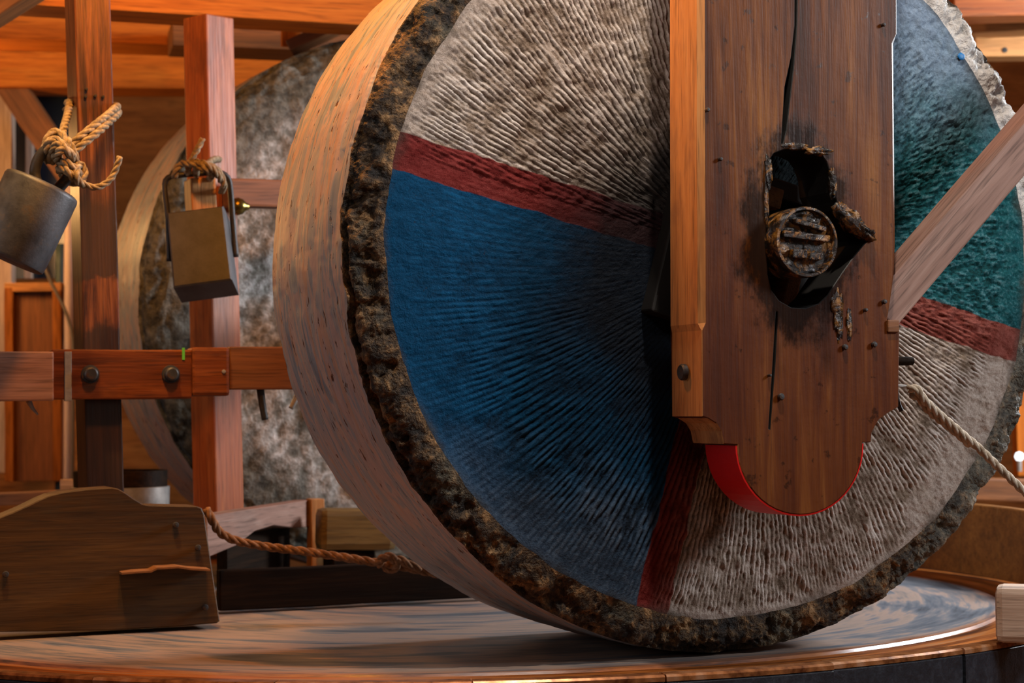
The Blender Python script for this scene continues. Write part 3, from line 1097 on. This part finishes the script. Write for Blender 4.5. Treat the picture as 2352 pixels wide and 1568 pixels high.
# diagonal brace on the right of the post
BRO = -.235
a0, b0 = onp(2030, 722, BRO), onp(3250, -710, BRO)
dirv = np.array(b0) - np.array(a0)
brace = beam('brace', PT(a0[0], BRO, a0[1]), PT(b0[0], BRO, b0[1]), .072, .075, W_GREY, N, None, .003, (.5, 0), wob=.001)
tag(brace, 'grey sawn diagonal brace leaning against the right side of the post', 'brace')

# small fittings on the right edge of the post
te = onp(2066, 800, PF)[0]
blk = beam('wooden_cleat', PT(*[onp(2040, 748, PF - .006)[0], PF - .006, onp(2050, 748, PF - .006)[1]]), PT(onp(2066, 748, PF - .006)[0], PF - .006, onp(2050, 748, PF - .006)[1]), .05, .024,
           W_BEAM_D, N, None, .003, (.5, 0))
tag(blk, 'small square wooden cleat at the right edge of the post', 'cleat')
z1, z2 = onp(2070, 765, PF)[1], onp(2070, 962, PF)[1]
pk = empty('peg_plate', PT(te, PF + .05, (z1 + z2) / 2))
tag(pk, 'dark plate with wooden peg and iron hook on the post edge', 'plate')
beam('plate', PT(te + .006, PF + .05, z1), PT(te + .008, PF + .05, z2 + .03), .010, .045, W_DARK, T, pk, .002)
pz = onp(2085, 828, PF)[1]
lathe('peg', [(.006, 0), (.0085, .01), (.009, .030), (.008, .041), (.0, .043)], frame(PT(te + .008, PF + .03, pz), -N, Z, T), W_DARK, pk, 16)
hz = onp(2085, 887, PF)[1]
hk = beam('hook_bar', PT(te, PF + .02, hz + .003), PT(te + .046, PF + .015, hz - .001), .018, .005, STEEL, N, pk, .001)
tube('hook_tip', [PT(te + .014, PF + .035, hz - .004), PT(te + .016, PF + .032, hz - .03), PT(te + .022, PF + .03, hz - .048)], .0045, IRON, pk, 12, 8)
RO = PF + .005
rp = [(2086, 892, 0), (2105, 893, -.012), (2124, 920, -.01), (2150, 945, -.005), (2185, 975, 0), (2225, 1010, 0), (2245, 1026, 0), (2352, 1128, -.02), (2500, 1262, -.05), (2640, 1380, -.08), (3100, 1790, -.15), (3560, 2200, -.22)]
pts = [PT(onp(px, py, RO + d)[0], RO + d, onp(px, py, RO + d)[1]) for px, py, d in rp]
rp2 = [(2092, 906, .006), (2112, 915, .004), (2132, 942, .004), (2160, 965, .006), (2196, 994, .006), (2228, 1022, .006)]
pts2 = [PT(onp(px, py, RO + d)[0], RO + d, onp(px, py, RO + d)[1]) for px, py, d in rp2]
V, Fc = [], []
rope_geo(pts, .0085, V, Fc)
rope_geo(pts2, .0078, V, Fc)
o = mk('pull_rope', V, Fc, ROPE_L, None, Matrix(), True)
tag(o, 'pale taut rope running from the hook on the post down to the right', 'rope')

# ------------------------------------------------------------------ left frame: posts
TL = T


def corner_post(name, p_bot, p_top, w, d, mat, label, yaw=PSI, parent=None, wob=.0015):
    """p_* lie on the front left arris"""
    tt = np.array([math.cos(yaw), math.sin(yaw), 0])
    o = beam(name, p_bot, p_top, w, d, mat, tt, parent, .004, (0, 0), wob)
    ax = unit(np.asarray(p_top) - np.asarray(p_bot))
    nn = np.array([-math.sin(yaw), math.cos(yaw), 0])
    c = (np.asarray(p_bot) + np.asarray(p_top)) / 2 + tt * w / 2 + nn * d / 2
    ay = unit(tt - ax * (tt @ ax))
    put(o, parent, frame(c, ax, ay, np.cross(ax, ay)))
    if label:
        tag(o, label, 'post')
    return o


def postA_mat():
    s = NT('stained_post_timber')
    v2 = s.vmul(s.tc, (2.2, 40, 40))
    grain = s.noise(v2, 1.5, 5, .65, .6)
    fib = s.noise(s.vmul(s.tc, (7, 200, 200)), 1.2, 3, .6)
    col = s.ramp(grain, [(.34, (.035, .008, .002)), (.48, (.12, .034, .009)), (.68, (.26, .090, .028))])
    col = s.mix(s.step(fib, .5, .72), col, s.mix(.5, col, (0, 0, 0)))
    sep = s.n('ShaderNodeSeparateXYZ')
    s.set(sep.inputs[0], s.tc)
    x = s.math('ADD', s.math('ADD', sep.outputs[0], .92), s.math('MULTIPLY', s.math('SUBTRACT', s.noise(s.tc, 18, 5, .65), .5), .14))
    oil = s.math('MULTIPLY', s.step(x, .16, .02), s.step(x, -.135, -.115))
    low = s.step(x, -.22, -.26)
    col = s.mix(s.math('MULTIPLY', oil, .85), col, (.030, .016, .009))
    col = s.mix(s.math('MULTIPLY', low, .85), col, (.020, .011, .007))
    s.bump(s.math('ADD', fib, grain), .4, .0025)
    return s.out(col, .42, 0, .5)


M_POSTA = postA_mat()
YA = 4.45
pA = corner_post('frame_post', at(203, 1180, YA), at(116, -1900, YA), .086, .13, M_POSTA, None)
tag(pA, 'oil-stained reddish post with a rope tied round it, beside the round weight', 'post')
oA = offs(at(190, 700, YA))
pB = corner_post('frame_post', at(498, 1200, 5.05), at(473, 30, 5.05), .096, .096, W_RED, None, .86)
tag(pB, 'square orange-red post behind the boxy iron weight', 'post')
for (px, py) in ((199, 205), (197, 222), (219, 220), (237, 222)):
    t, z = onp(px, py, oA - .001)
    lathe('nail_hole', [(.0, -.0015), (.0035, -.001), (.0035, .006)], frame(PT(t, oA - .001, z), T, -Z, N), BLACK, pA, 8)

# ------------------------------------------------------------------ scraper rail
oR = oA - .042
rail = empty('scraper_rail', PT(onp(207, 918, oR)[0], oR, onp(207, 918, oR)[1]))
tag(rail, 'bolted horizontal timber rail crossing in front of the frame posts', 'rail')


def rail_piece(name, x0, x1, y0, y1, o, d, mat, bev=.004):
    xm = (x0 + x1) / 2
    (t0, za), (t1, zb) = onp(x0, y0, o), onp(x1, y1, o)
    _, ztop = onp(xm, y0, o)
    _, zbot = onp(xm, y1, o)
    zc = (ztop + zbot) / 2
    return beam(name, PT(t0, o + d / 2, zc), PT(t1, o + d / 2, zc), d, ztop - zbot, mat, N, rail, bev)


rail_piece('rail_board', 118, 441, 803, 917, oR, .042, W_RAIL)
rail_piece('rail_board', -900, 124, 806, 924, oR - .012, .05, W_RAIL_P)
o = rail_piece('joint_plate', 149, 165, 806, 920, oR - .007, .012, STEEL, .001)
o['label'] = 'thin pale metal joint plate'
rail_piece('end_block', 441, 529, 797, 909, oR - .004, .06, W_RAIL, .012)
rail_piece('rear_board', 527, 760, 796, 894, oR + .012, .035, W_BEAM_D)
rail_piece('green_mark', 419, 425, 798, 826, oR - .0035, .004, GREEN_P, .0003)
for px in (207, 392):
    t, z = onp(px, 859, oR)
    lathe('bolt', [(.0, -.020), (.012, -.020), (.0155, -.017), (.0165, -.006), (.021, -.0055), (.0215, -.001), (.0215, .004)], frame(PT(t, oR, z), T, -Z, N), IRON, rail, 28)
t, z = onp(514, 853, oR - .004)
lathe('screw', [(.0, -.003), (.0045, -.0025), (.005, .004)], frame(PT(t, oR - .004, z), T, -Z, N), STEEL, rail, 12)


def tine(pts_px, o, r0, r1, mat):
    pts_ = [PT(onp(x, y, o)[0], o, onp(x, y, o)[1]) for x, y in pts_px]
    path, _ = spline(pts_, 14)
    V, Fc = sweep(path, np.linspace(r0, r1, 14), 8)
    return mk('iron_tine', V, Fc, mat, rail, Matrix(), True)


tine([(598, 893), (603, 930), (609, 964)], oR + .03, .0095, .008, IRON)
tine([(690, 890), (680, 915), (668, 938)], oR + .03, .008, .006, STEEL)
tine([(66, 920), (74, 936), (87, 952)], oR + .02, .007, .002, STEEL)

# ------------------------------------------------------------------ round weight on rope
YW = 4.22
cw = at(57, 511, YW)
axw = unit(np.array([.40, .10, .91]))
ayw = unit(np.cross((0, 1, 0), axw))
azw = np.cross(axw, ayw)
wt = empty('round_weight', cw - axw * .095)
tag(wt, 'dark cylindrical iron weight hanging tilted from a knotted rope', 'weight')
WMx = frame(cw, ayw, azw, axw)
lathe('weight_body', [(0, -.092), (.076, -.092), (.0815, -.089), (.0835, -.083), (.086, .084), (.0835, .091), (.078, .0945), (0, .0945)], WMx, IRON_W, wt, 64)
q = cw - axw * .0925
beam('key_slot', q - ayw * .055 - azw * .02, q - ayw * .035 - azw * .03, .008, .002, BLACK, azw, wt, .0003)
hp = [(88, 432), (80, 395), (92, 358), (118, 338), (146, 338), (165, 358), (167, 388), (152, 412), (132, 436)]
tube('handle', [at(x, y, YW + .01 + (.02 if i > 4 else -.01)) for i, (x, y) in enumerate(hp)], .0125, IRON, wt, 48, 14)

# knotted rope on the round weight
YR = 4.30


def rp_px(lst):
    return [at(x, y, YR + d) for x, y, d in lst]


pieces = [
    (rp_px([(150, 345, -.03), (175, 322, -.03), (215, 290, .0), (245, 266, .05), (262, 251, .10), (268, 246, .20), (262, 243, .33), (205, 240, .37), (150, 252, .30)]), .0095),
    (rp_px([(158, 360, -.03), (185, 335, -.03), (225, 303, .0), (250, 280, .05), (266, 265, .10), (270, 259, .20), (264, 256, .33), (200, 250, .37), (158, 238, .30), (160, 238, .20), (154, 268, .10), (146, 296, .02), (140, 318, -.02)]), .0095),
    (rp_px([(112, 372, -.05), (102, 345, -.07), (112, 315, -.06), (128, 303, -.04), (148, 315, -.05), (164, 340, -.07), (172, 362, -.06), (170, 385, -.03), (158, 392, .02), (140, 375, .02), (128, 345, .01)]), .010),
    (rp_px([(120, 372, -.05), (108, 352, -.08), (112, 328, -.09), (130, 322, -.09), (150, 338, -.09), (160, 352, -.08)]), .010),
    (rp_px([(126, 366, -.06), (122, 342, -.095), (138, 330, -.1), (152, 345, -.1), (165, 358, -.08), (174, 374, -.05), (168, 388, .0)]), .0095),
    (rp_px([(132, 372, -.06), (134, 350, -.10), (150, 344, -.10), (168, 358, -.08)]), .0095),
    (rp_px([(138, 376, -.06), (150, 372, -.09), (165, 382, -.09), (180, 395, -.07), (182, 412, -.04), (170, 420, -.01), (150, 410, .0), (138, 390, -.02)]), .0095),
    (rp_px([(134, 390, -.06), (146, 386, -.09), (160, 398, -.095), (172, 412, -.08), (186, 416, -.06), (194, 400, -.05), (188, 380, -.05), (178, 382, -.07), (174, 400, -.09), (180, 418, -.08), (192, 424, -.06)]), .0095),
    (rp_px([(180, 416, -.08), (200, 426, -.06), (222, 430, -.05), (245, 420, -.04), (260, 402, -.03), (269, 380, -.03), (276, 360, -.03)]), .0075),
]
o = rope('knotted_rope', pieces, .0095, ROPE)
tag(o, 'knotted hemp rope tying the round weight to the left post', 'rope')

# ------------------------------------------------------------------ box weight
YB = 4.80
bw = empty('box_weight', at(465, 665, YB))
tag(bw, 'boxy rectangular iron weight with bar handle hanging before the square post', 'weight')
quad = [at(383, 488, YB), at(513, 472, YB + .005), at(533, 642, YB - .045), at(398, 660, YB - .05)]
cb = sum(quad) / 4
ax = unit(quad[1] + quad[2] - quad[0] - quad[3])
ay = unit((quad[0] + quad[1] - quad[2] - quad[3]))
ay = unit(ay - ax * (ay @ ax))
az = np.cross(ax, ay)
az_ = az if az[1] > 0 else -az
qm = [((p - cb) @ ax, (p - cb) @ ay) for p in quad]
prism('weight_body', qm, .125, frame(cb, ax, ay, az_) if az[1] > 0 else frame(cb, ax, ay, az_), IRON_T, .004, (), bw)
tube('handle', [at(389, 600, YB + .03), at(385, 500, YB + .03), at(378, 430, YB + .03), at(384, 410, YB + .03), at(402, 403, YB + .03), at(450, 399, YB + .04), at(500, 396, YB + .05), at(520, 404, YB + .06), at(528, 425, YB + .07),
                at(534, 500, YB + .08), at(542, 590, YB + .08)], .0075, IRON, bw, 60, 10)
wg = empty('wooden_wedge', at(452, 486, YB + .02))
tag(wg, 'short orange wooden wedge stuck through the box weight handle', 'wedge')
a_, b_ = at(424, 494, YB + .01), at(420, 408, YB + .01)
corner_post('wedge_body', at(443, 492, YB + .012), at(438, 407, YB + .012), .066, .07, W_WEDGE, None, .42, wg)
ball = lathe('brass_knob', [(0, -.024), (.011, -.022), (.02, -.013), (.024, 0), (.02, .013), (.012, .021), (.008, .03), (0, .031)], frame(at(546, 474, YB + .2), Z, unit(np.cross(T, Z)), T), BRASS, None, 24)
tag(ball, 'round brass knob beside the box weight', 'knob')
bb_ = beam('stub_beam', at(520, 444, 5.03), at(643, 446, 5.13), .05, .075, W_BEAM_D, N, None, .006)
tag(bb_, 'short dark wooden stub beam between the square post and the stone', 'beam')
o = rope('knotted_rope', [([at(465, 319, YB - .02), at(456, 338, YB - .03), at(444, 360, YB - .04), at(436, 378, YB - .04)], .008),
                          ([at(402, 408, YB - .02), at(404, 390, YB - .03), at(418, 376, YB - .03), at(440, 376, YB - .05), at(465, 378, YB - .06), (at(490, 384, YB - .05)), at(506, 400, YB - .02), at(514, 425, YB), at(508, 440, YB + .05)], .009),
                          ([at(430, 398, YB + .02), at(436, 378, YB - .02), at(455, 372, YB - .05), at(478, 380, YB - .06), at(498, 398, YB - .04), at(508, 415, YB - .01)], .009),
                          ([at(470, 384, YB - .05), at(482, 372, YB + .06), at(492, 366, YB + .16), at(503, 366, YB + .27)], .009),
                          ([at(450, 402, YB + .04), at(452, 385, YB - .04), at(470, 388, YB - .06), at(486, 402, YB - .02), at(480, 412, YB + .05)], .009)], .009, ROPE)
tag(o, 'grey knotted rope on the handle of the box weight', 'rope')

# ------------------------------------------------------------------ scraper board, front left
d0 = ray(250, 1447)
pb = CAM + d0 * (.004 - CAMH) / d0[2]
oB = offs(pb)
bt0, bz0 = onp(250, 1447, oB)
board = empty('scraper_board', PT(bt0, oB, 0))
tag(board, 'thick brown shaped scraper board standing on the bed at lower left', 'board')
BM = frame(PT(bt0, oB, 0), T, Z, N)
BM = frame(PT(bt0, oB, 0), T, Z, -N)      # right handed; the body is then built backwards


def bl(px, py):
    t, z = onp(px, py, oB)
    return (t - bt0, max(z, .002))


bo_px = [(-160, 1240), (-60, 1212), (0, 1188), (30, 1176), (62, 1162), (92, 1147), (118, 1136), (150, 1129), (200, 1123), (258, 1119), (272, 1122), (288, 1131), (308, 1145), (328, 1157), (345, 1160), (400, 1161),
         (452, 1162), (463, 1166), (469, 1180), (505, 1426), (498, 1431), (400, 1439), (250, 1447), (100, 1450), (0, 1451), (-160, 1452)]
bb = prism('board_body', [bl(*p) for p in bo_px], .10, frame(PT(bt0, oB, 0), T, Z, N), W_BOARD, .0025, (), board)
lg = [(274, 1313), (300, 1309), (338, 1307), (352, 1300), (376, 1299), (400, 1297), (425, 1301), (473, 1304)]
V, Fc = [], []
for px, py in lg:
    t, z = onp(px, py, oB)
    dd = .045 if px > 280 else .03
    for o_, dz in ((-dd, 0), (.002, .002), (.002, -.004), (-dd, -.004)):
        V.append(PT(t, oB + o_, z + dz))
for i in range(len(lg) - 1):
    for k in range(4):
        k2 = (k + 1) % 4
        Fc.append((i * 4 + k, i * 4 + k2, i * 4 + 4 + k2, i * 4 + 4 + k))
Fc += [(3, 2, 1, 0), tuple((len(lg) - 1) * 4 + k for k in range(4))]
o = mk('iron_ledge', V, Fc, plain('rusty_strip', (.20, .075, .018), .6, 0, .5, 60), board, Matrix())
o['label'] = 'rusty bent iron strip'
for px, py in ((402, 1205), (453, 1257), (470, 1394), (12, 1318)):
    t, z = onp(px, py, oB)
    lathe('nail', [(.0, -.012), (.006, -.011), (.0075, -.007), (.004, .003)], frame(PT(t, oB, z), T, -Z, N), IRON, board, 10)

# side board of the scraper, running back
sA, sB = at(476, 1190, 4.58), at(716, 1142, 5.35)
sB[2] = sA[2] = .245
sd = unit(sB - sA)
sn = unit(np.cross(sd, Z))
sn = sn if sn[1] < 0 or sn[0] > 0 else -sn
Ls = np.linalg.norm(sB - sA)
side = prism('side_board', [(0, 0), (Ls, 0), (Ls, -.075), (Ls * .82, -.07), (Ls * .6, -.052), (Ls * .42, -.058), (Ls * .25, -.085), (0, -.10)], .045,
             frame(sA, sd, Z, np.cross(sd, Z)) if np.cross(sd, Z)[0] < 0 else frame(sA, sd, Z, -np.cross(sd, Z)), W_GREY, .002)
tag(side, 'grey plank running back behind the brown scraper board', 'plank')
inner = beam('inner_plank', sA + sd * .30 - np.array([.075, 0, .155]), sB - np.array([.075, 0, .155]), .03, .17, W_DARK, np.array([1., 0, 0]), None, .003)
tag(inner, 'dark plank standing in shadow below the grey plank', 'plank')
ep = beam('end_post', sB + np.array([.012, -.02, -.245]), sB + np.array([.012, -.02, .004]), .04, .05, W_WEDGE, T, None, .003)
tag(ep, 'short pale end post at the far end of the grey plank', 'post')
ob_ = beam('ochre_block', at(728, 1214, 5.22), at(905, 1214, 5.28), .09, .115, W_OCHRE, N, None, .022)
obz = at(728, 1214, 5.22)[2] - .0575
tag(ob_, 'ochre rounded timber block in the shade behind the stone', 'block')
d0 = ray(700, 1396)
pk0 = CAM + d0 * (0 - CAMH) / d0[2]
plo = offs(pk0)
pA_, pB_ = onp(505, 1398, plo)[0], onp(1190, 1398, plo)[0]
pw = beam('plough_board', PT(pA_, plo + .02, .052), PT(pB_, plo + .02, .052), .035, .10, W_DARK, N, None, .004)
tag(pw, 'low black plough board lying across the bed behind the stone', 'board')
cons = beam('support_block', np.array([obz * 0 + at(800, 1300, 5.24)[0], 5.26, 0.0]), np.array([at(800, 1300, 5.24)[0], 5.26, obz]), .12, .1, W_DARK, T, None, .004)
tag(cons, 'black support block under the ochre timber', 'block')

YQ = 4.55
o = rope('brown_rope', [([at(474, 1168, 4.47), at(486, 1192, 4.47), at(505, 1222, 4.5), at(545, 1242, 4.52), at(620, 1256, YQ), at(700, 1266, YQ), at(780, 1278, YQ), at(860, 1291, YQ), at(910, 1298, YQ), at(985, 1314, YQ), at(1080, 1332, YQ)], .0105),
                        ([at(868, 1296, YQ - .01), at(878, 1282, YQ - .03), at(896, 1278, YQ - .035), at(910, 1290, YQ - .03), at(905, 1306, YQ), at(888, 1304, YQ + .02), at(885, 1288, YQ + .01)], .011),
                        ([at(900, 1284, YQ - .03), at(920, 1286, YQ - .03), at(940, 1296, YQ - .025), at(965, 1304, YQ - .01)], .0105)], .0105, ROPE_B)
tag(o, 'brown knotted rope drooping behind the millstone above the bed', 'rope')

# tub behind the left post
tub = empty('iron_tub', np.array([at(277, 1100, 5.25)[0], 5.25, 0]))
tag(tub, 'squat blackened tub with grey hoop behind the left post', 'tub')
tz = at(277, 1080, 5.25)[2]
TMx = Matrix.Translation((at(277, 1100, 5.25)[0], 5.25, 0))
lathe('tub_body', [(.118, 0), (.128, tz - .004), (.126, tz), (.116, tz), (.112, tz - .02), (0, tz - .02)], TMx, W_DARK, tub, 48)
lathe('hoop', [(.127, tz - .105), (.1315, tz - .104), (.133, tz - .045), (.129, tz - .044)], TMx, STEEL, tub, 48)

# ------------------------------------------------------------------ overhead beams on the left
def face_beam(name, x0, y0, x1, y1, hpx, Y, d, mat, label, yaw=.30, bev=.005):
    """lower front arris runs from (x0,y0) to about (x1,y1) on screen; receding along yaw"""
    a = at(x0, y0, Y)
    tt = np.array([math.cos(yaw), math.sin(yaw), 0])
    lo, hi = 0., 6.
    for _ in range(40):
        m_ = (lo + hi) / 2
        q_ = a + tt * m_
        if 1176 + F * q_[0] / q_[1] < x1:
            lo = m_
        else:
            hi = m_
    b = a + tt * lo
    h = hpx * Y / F
    nn = np.array([-math.sin(yaw), math.cos(yaw), 0])
    if x0 < 0:
        a = a - tt * (a[0] + 4.15) / tt[0]        # on to the left wall
    o_ = beam(name, a + nn * d / 2 + Z * h / 2, b + nn * d / 2 + Z * h / 2, d, h, mat, nn, None, bev)
    tag(o_, label, 'beam')
    return o_


face_beam('ceiling_beam', -200, -4, 1000, 40, 120, 5.0, .16, W_BEAM, 'nearest overhead orange beam, running into the painted stone', .34)
face_beam('ceiling_beam', -200, 82, 415, 104, 90, 5.9, .2, W_BEAM, 'second overhead beam back, ending near the square post', .24)
face_beam('ceiling_beam', 395, 104, 1000, 120, 60, 5.86, .2, W_BEAM_D, 'dark overhead beam between the square post and the painted stone', .24)
face_beam('ceiling_beam', -200, 198, 1200, 214, 100, 6.8, .2, W_BEAM, 'broad glowing orange beam above the rear millstone', .1)
cb_ = beam('corner_brace', at(-900, 625, 4.9), at(150, -40, 4.9), .10, .10, W_BEAM_D, Z, None, .004, (.55, 0))
tag(cb_, 'dark slanting brace in the upper left corner', 'brace')
db = beam('knee_brace', at(20, 190, 6.9), at(190, 440, 6.9), .06, .10, W_BEAM_D, (0, 1, 0), None, .004)
tag(db, 'slanting brown knee brace below the broad beam at far left', 'brace')
db2 = beam('knee_brace', at(665, 112, 5.7), at(840, 30, 5.7), .1, .035, W_BEAM_D, (0, 1, 0), None, .004)
tag(db2, 'slanting dark knee brace just left of the painted stone', 'brace')
jp = beam('joist_end', at(668, 108, 5.75), at(668, 48, 5.75), .06, .018, W_BEAM, T, None, .002)
tag(jp, 'short upright joist end beside the dark knee brace', 'joist')

# ------------------------------------------------------------------ far left background
fp = beam('window_post', at(8, 1085, 7.0), at(8, 205, 7.0), .075, .06, W_PALE, (1, 0, 0), None, .004)
tag(fp, 'pale upright window post at the far left edge', 'post')
win = slab('window_1', at(10, 600, 7.35)[0], at(200, 600, 7.35)[0], 7.34, 7.38, at(60, 640, 7.35)[2], at(60, 200, 7.35)[2], GLASS_B)
fp2 = beam('window_bar', at(66, 640, 7.32), at(70, 205, 7.32), .028, .03, W_PALE, (1, 0, 0), win, .003)
cabx0, cabx1, czt, czb = at(24, 660, 6.6)[0], at(134, 660, 6.6)[0], at(80, 660, 6.6)[2], at(80, 1105, 6.6)[2]
cab = empty('wall_cupboard', ((cabx0 + cabx1) / 2, 6.6, czb))
tag(cab, 'brown panelled cupboard far behind the round weight', 'cupboard')
beam('door_panel', ((cabx0 + cabx1) / 2, 6.62, czb), ((cabx0 + cabx1) / 2, 6.62, czt), cabx1 - cabx0 - .03, .02, W_BEAM_D, (1, 0, 0), cab, .002)
for x in (cabx0, cabx1):
    beam('stile', (x, 6.6, czb), (x, 6.6, czt), .03, .05, W_WALL, (1, 0, 0), cab, .003)
beam('top_rail', (cabx0 - .015, 6.6, czt), (cabx1 + .015, 6.6, czt), .05, .03, W_WEDGE, (0, 1, 0), cab, .003)
lw = beam('lower_partition', at(-250, 640, 7.3) * np.array([1, 1, 0]) + np.array([0, 0, .05]), np.array([-1.05, 7.3, .05]), .04, 1.3, W_WALL, (0, 1, 0), None, .003)
tag(lw, 'brown plank partition along the far left', 'partition')
pp_ = tube('white_pipe', [at(160, 420, 6.6), at(157, 700, 6.6), at(153, 1135, 6.6), at(150, 1665, 6.6)], .017, WHITE_P, None, 24, 16)
tag(pp_, 'white vertical pipe left of the stained post', 'pipe')
pp2 = tube('dark_pipe', [at(138, 560, 6.7), at(137, 800, 6.7), at(136, 1135, 6.7), at(134, 1655, 6.7)], .015, TEAL_P, None, 24, 16)
tag(pp2, 'dark teal pipe beside the white pipe', 'pipe')
cbl = tube('cable', [at(98, 600, 6.45), at(118, 650, 6.45), at(140, 690, 6.45), at(156, 730, 6.45), at(166, 770, 6.45), at(168, 830, 6.45), at(166, 1118, 6.45), at(160, 1680, 6.5)], .006, CABLE, None, 40, 10)
tag(cbl, 'grey curved cable hanging in front of the white pipe', 'cable')
sb = beam('low_shelf', at(-160, 1140, 5.6), at(215, 1122, 5.75), .12, .035, W_GREY, (0, 1, 0), None, .003, (0, -.5))
tag(sb, 'low grey shelf board just above the brown scraper board', 'shelf')
sk = beam('timber_offcut', at(142, 1112, 5.6), at(178, 1112, 5.6), .05, .03, W_PALE, (0, 1, 0), None, .003)
tag(sk, 'small pale timber offcut at the foot of the white pipe', 'offcut')

# ------------------------------------------------------------------ right background
gb = empty('guard_board', (BC[0], BC[1], 0))
tag(gb, 'curved brown guard board standing at the back right of the bed', 'guard board')
NG = 8
g_me = arc_piece('guard_plank', BR - .088, BR - .06, .002, .205, 0, .135, W_OCHRE, gb)
W_GUARD = wood('guard_timber', (.10, .04, .01), (.22, .09, .02), (.34, .15, .035), .55)
g_me.materials.clear()
g_me.materials.append(W_GUARD)
for k in range(NG):
    a = -.02 + .138 * k
    o = bpy.data.objects.new('guard_plank', g_me)
    COL.objects.link(o)
    put(o, gb, Matrix.Translation((BC[0], BC[1], 0)) @ Matrix.Rotation(a, 4, 'Z'))
rb = beam('rear_sill', at(2120, 1118, 6.3), at(3900, 1180, 6.3), .08, .075, W_BEAM_D, (0, 1, 0), None, .006)
tag(rb, 'dark horizontal sill behind the guard board at right', 'sill')
rpz = beam('rear_post', at(2356, 1092, 6.7), at(2350, 900, 6.7), .07, .07, W_BEAM, (1, 0, 0), None, .004)
tag(rpz, 'orange post at the far right edge behind the stone', 'post')
b1 = beam('ceiling_beam', at(2180, 4, 5.9), at(3900, -30, 5.9), .12, .12, W_RED, (0, 1, 0), None, .005)
tag(b1, 'red timber beam in the upper right corner', 'beam')
b2 = beam('ceiling_beam', at(2210, 74, 6.15), at(3900, -30, 5.1), .1, .03, W_WEDGE, (0, 1, 0), None, .005)
tag(b2, 'thin ochre beam just under the red timber at upper right', 'beam')
b3 = beam('ceiling_beam', at(2230, 112, 6.2), at(3900, 100, 6.2), .1, .07, W_WEDGE, (0, 1, 0), None, .006)
tag(b3, 'bright orange beam with a dark bolt hole, upper right', 'beam')
c_ = at(2308, 115, 6.15)
lathe('bolt_hole', [(.0, -.0015), (.009, -.001), (.009, .004)], frame(np.array([c_[0], b3.matrix_basis.translation.y - .05, c_[2]]), np.array([1., 0, 0]), -Z, np.array([0, 1., 0])), BLACK, b3, 12)
lampb = empty('wall_lamp', at(2341, 1048, 6.4))
tag(lampb, 'small glowing round lamp at the far right behind the stone', 'lamp')
EM = bpy.data.materials.new('lamp_glow')
EM.use_nodes = True
EM.node_tree.nodes['Principled BSDF'].inputs['Emission Color'].default_value = (.9, .97, 1, 1)
EM.node_tree.nodes['Principled BSDF'].inputs['Emission Strength'].default_value = 2.0
cL = at(2341, 1048, 6.4)
lathe('bulb', [(0, -.016), (.011, -.012), (.016, 0), (.011, .012), (0, .016)], Matrix.Translation(cL), EM, lampb, 16)
lathe('socket', [(.009, -.05), (.009, -.014), (.0, -.014)], Matrix.Translation(cL), STEEL, lampb, 12)

# timber block on the lip at lower right
d0 = ray(2330, 1477)
pe = CAM + d0 * (.013 - CAMH) / d0[2]
blk_w, blk_h = .16, .112
ang = -.30
ux = np.array([math.cos(ang), math.sin(ang), 0])
uy = np.array([-math.sin(ang), math.cos(ang), 0])
pe0 = CAM + ray(2287, 1478) * (.013 - CAMH) / ray(2287, 1478)[2]
cc = pe0 + ux * blk_w / 2 + uy * .05 + Z * (blk_h / 2 + .001)
tb = beam('chock_block', cc - ux * blk_w / 2, cc + ux * blk_w / 2, .10, blk_h, W_PALE, uy, None, .014)
tag(tb, 'pale sawn timber chock resting on the rim of the bed at right', 'block')
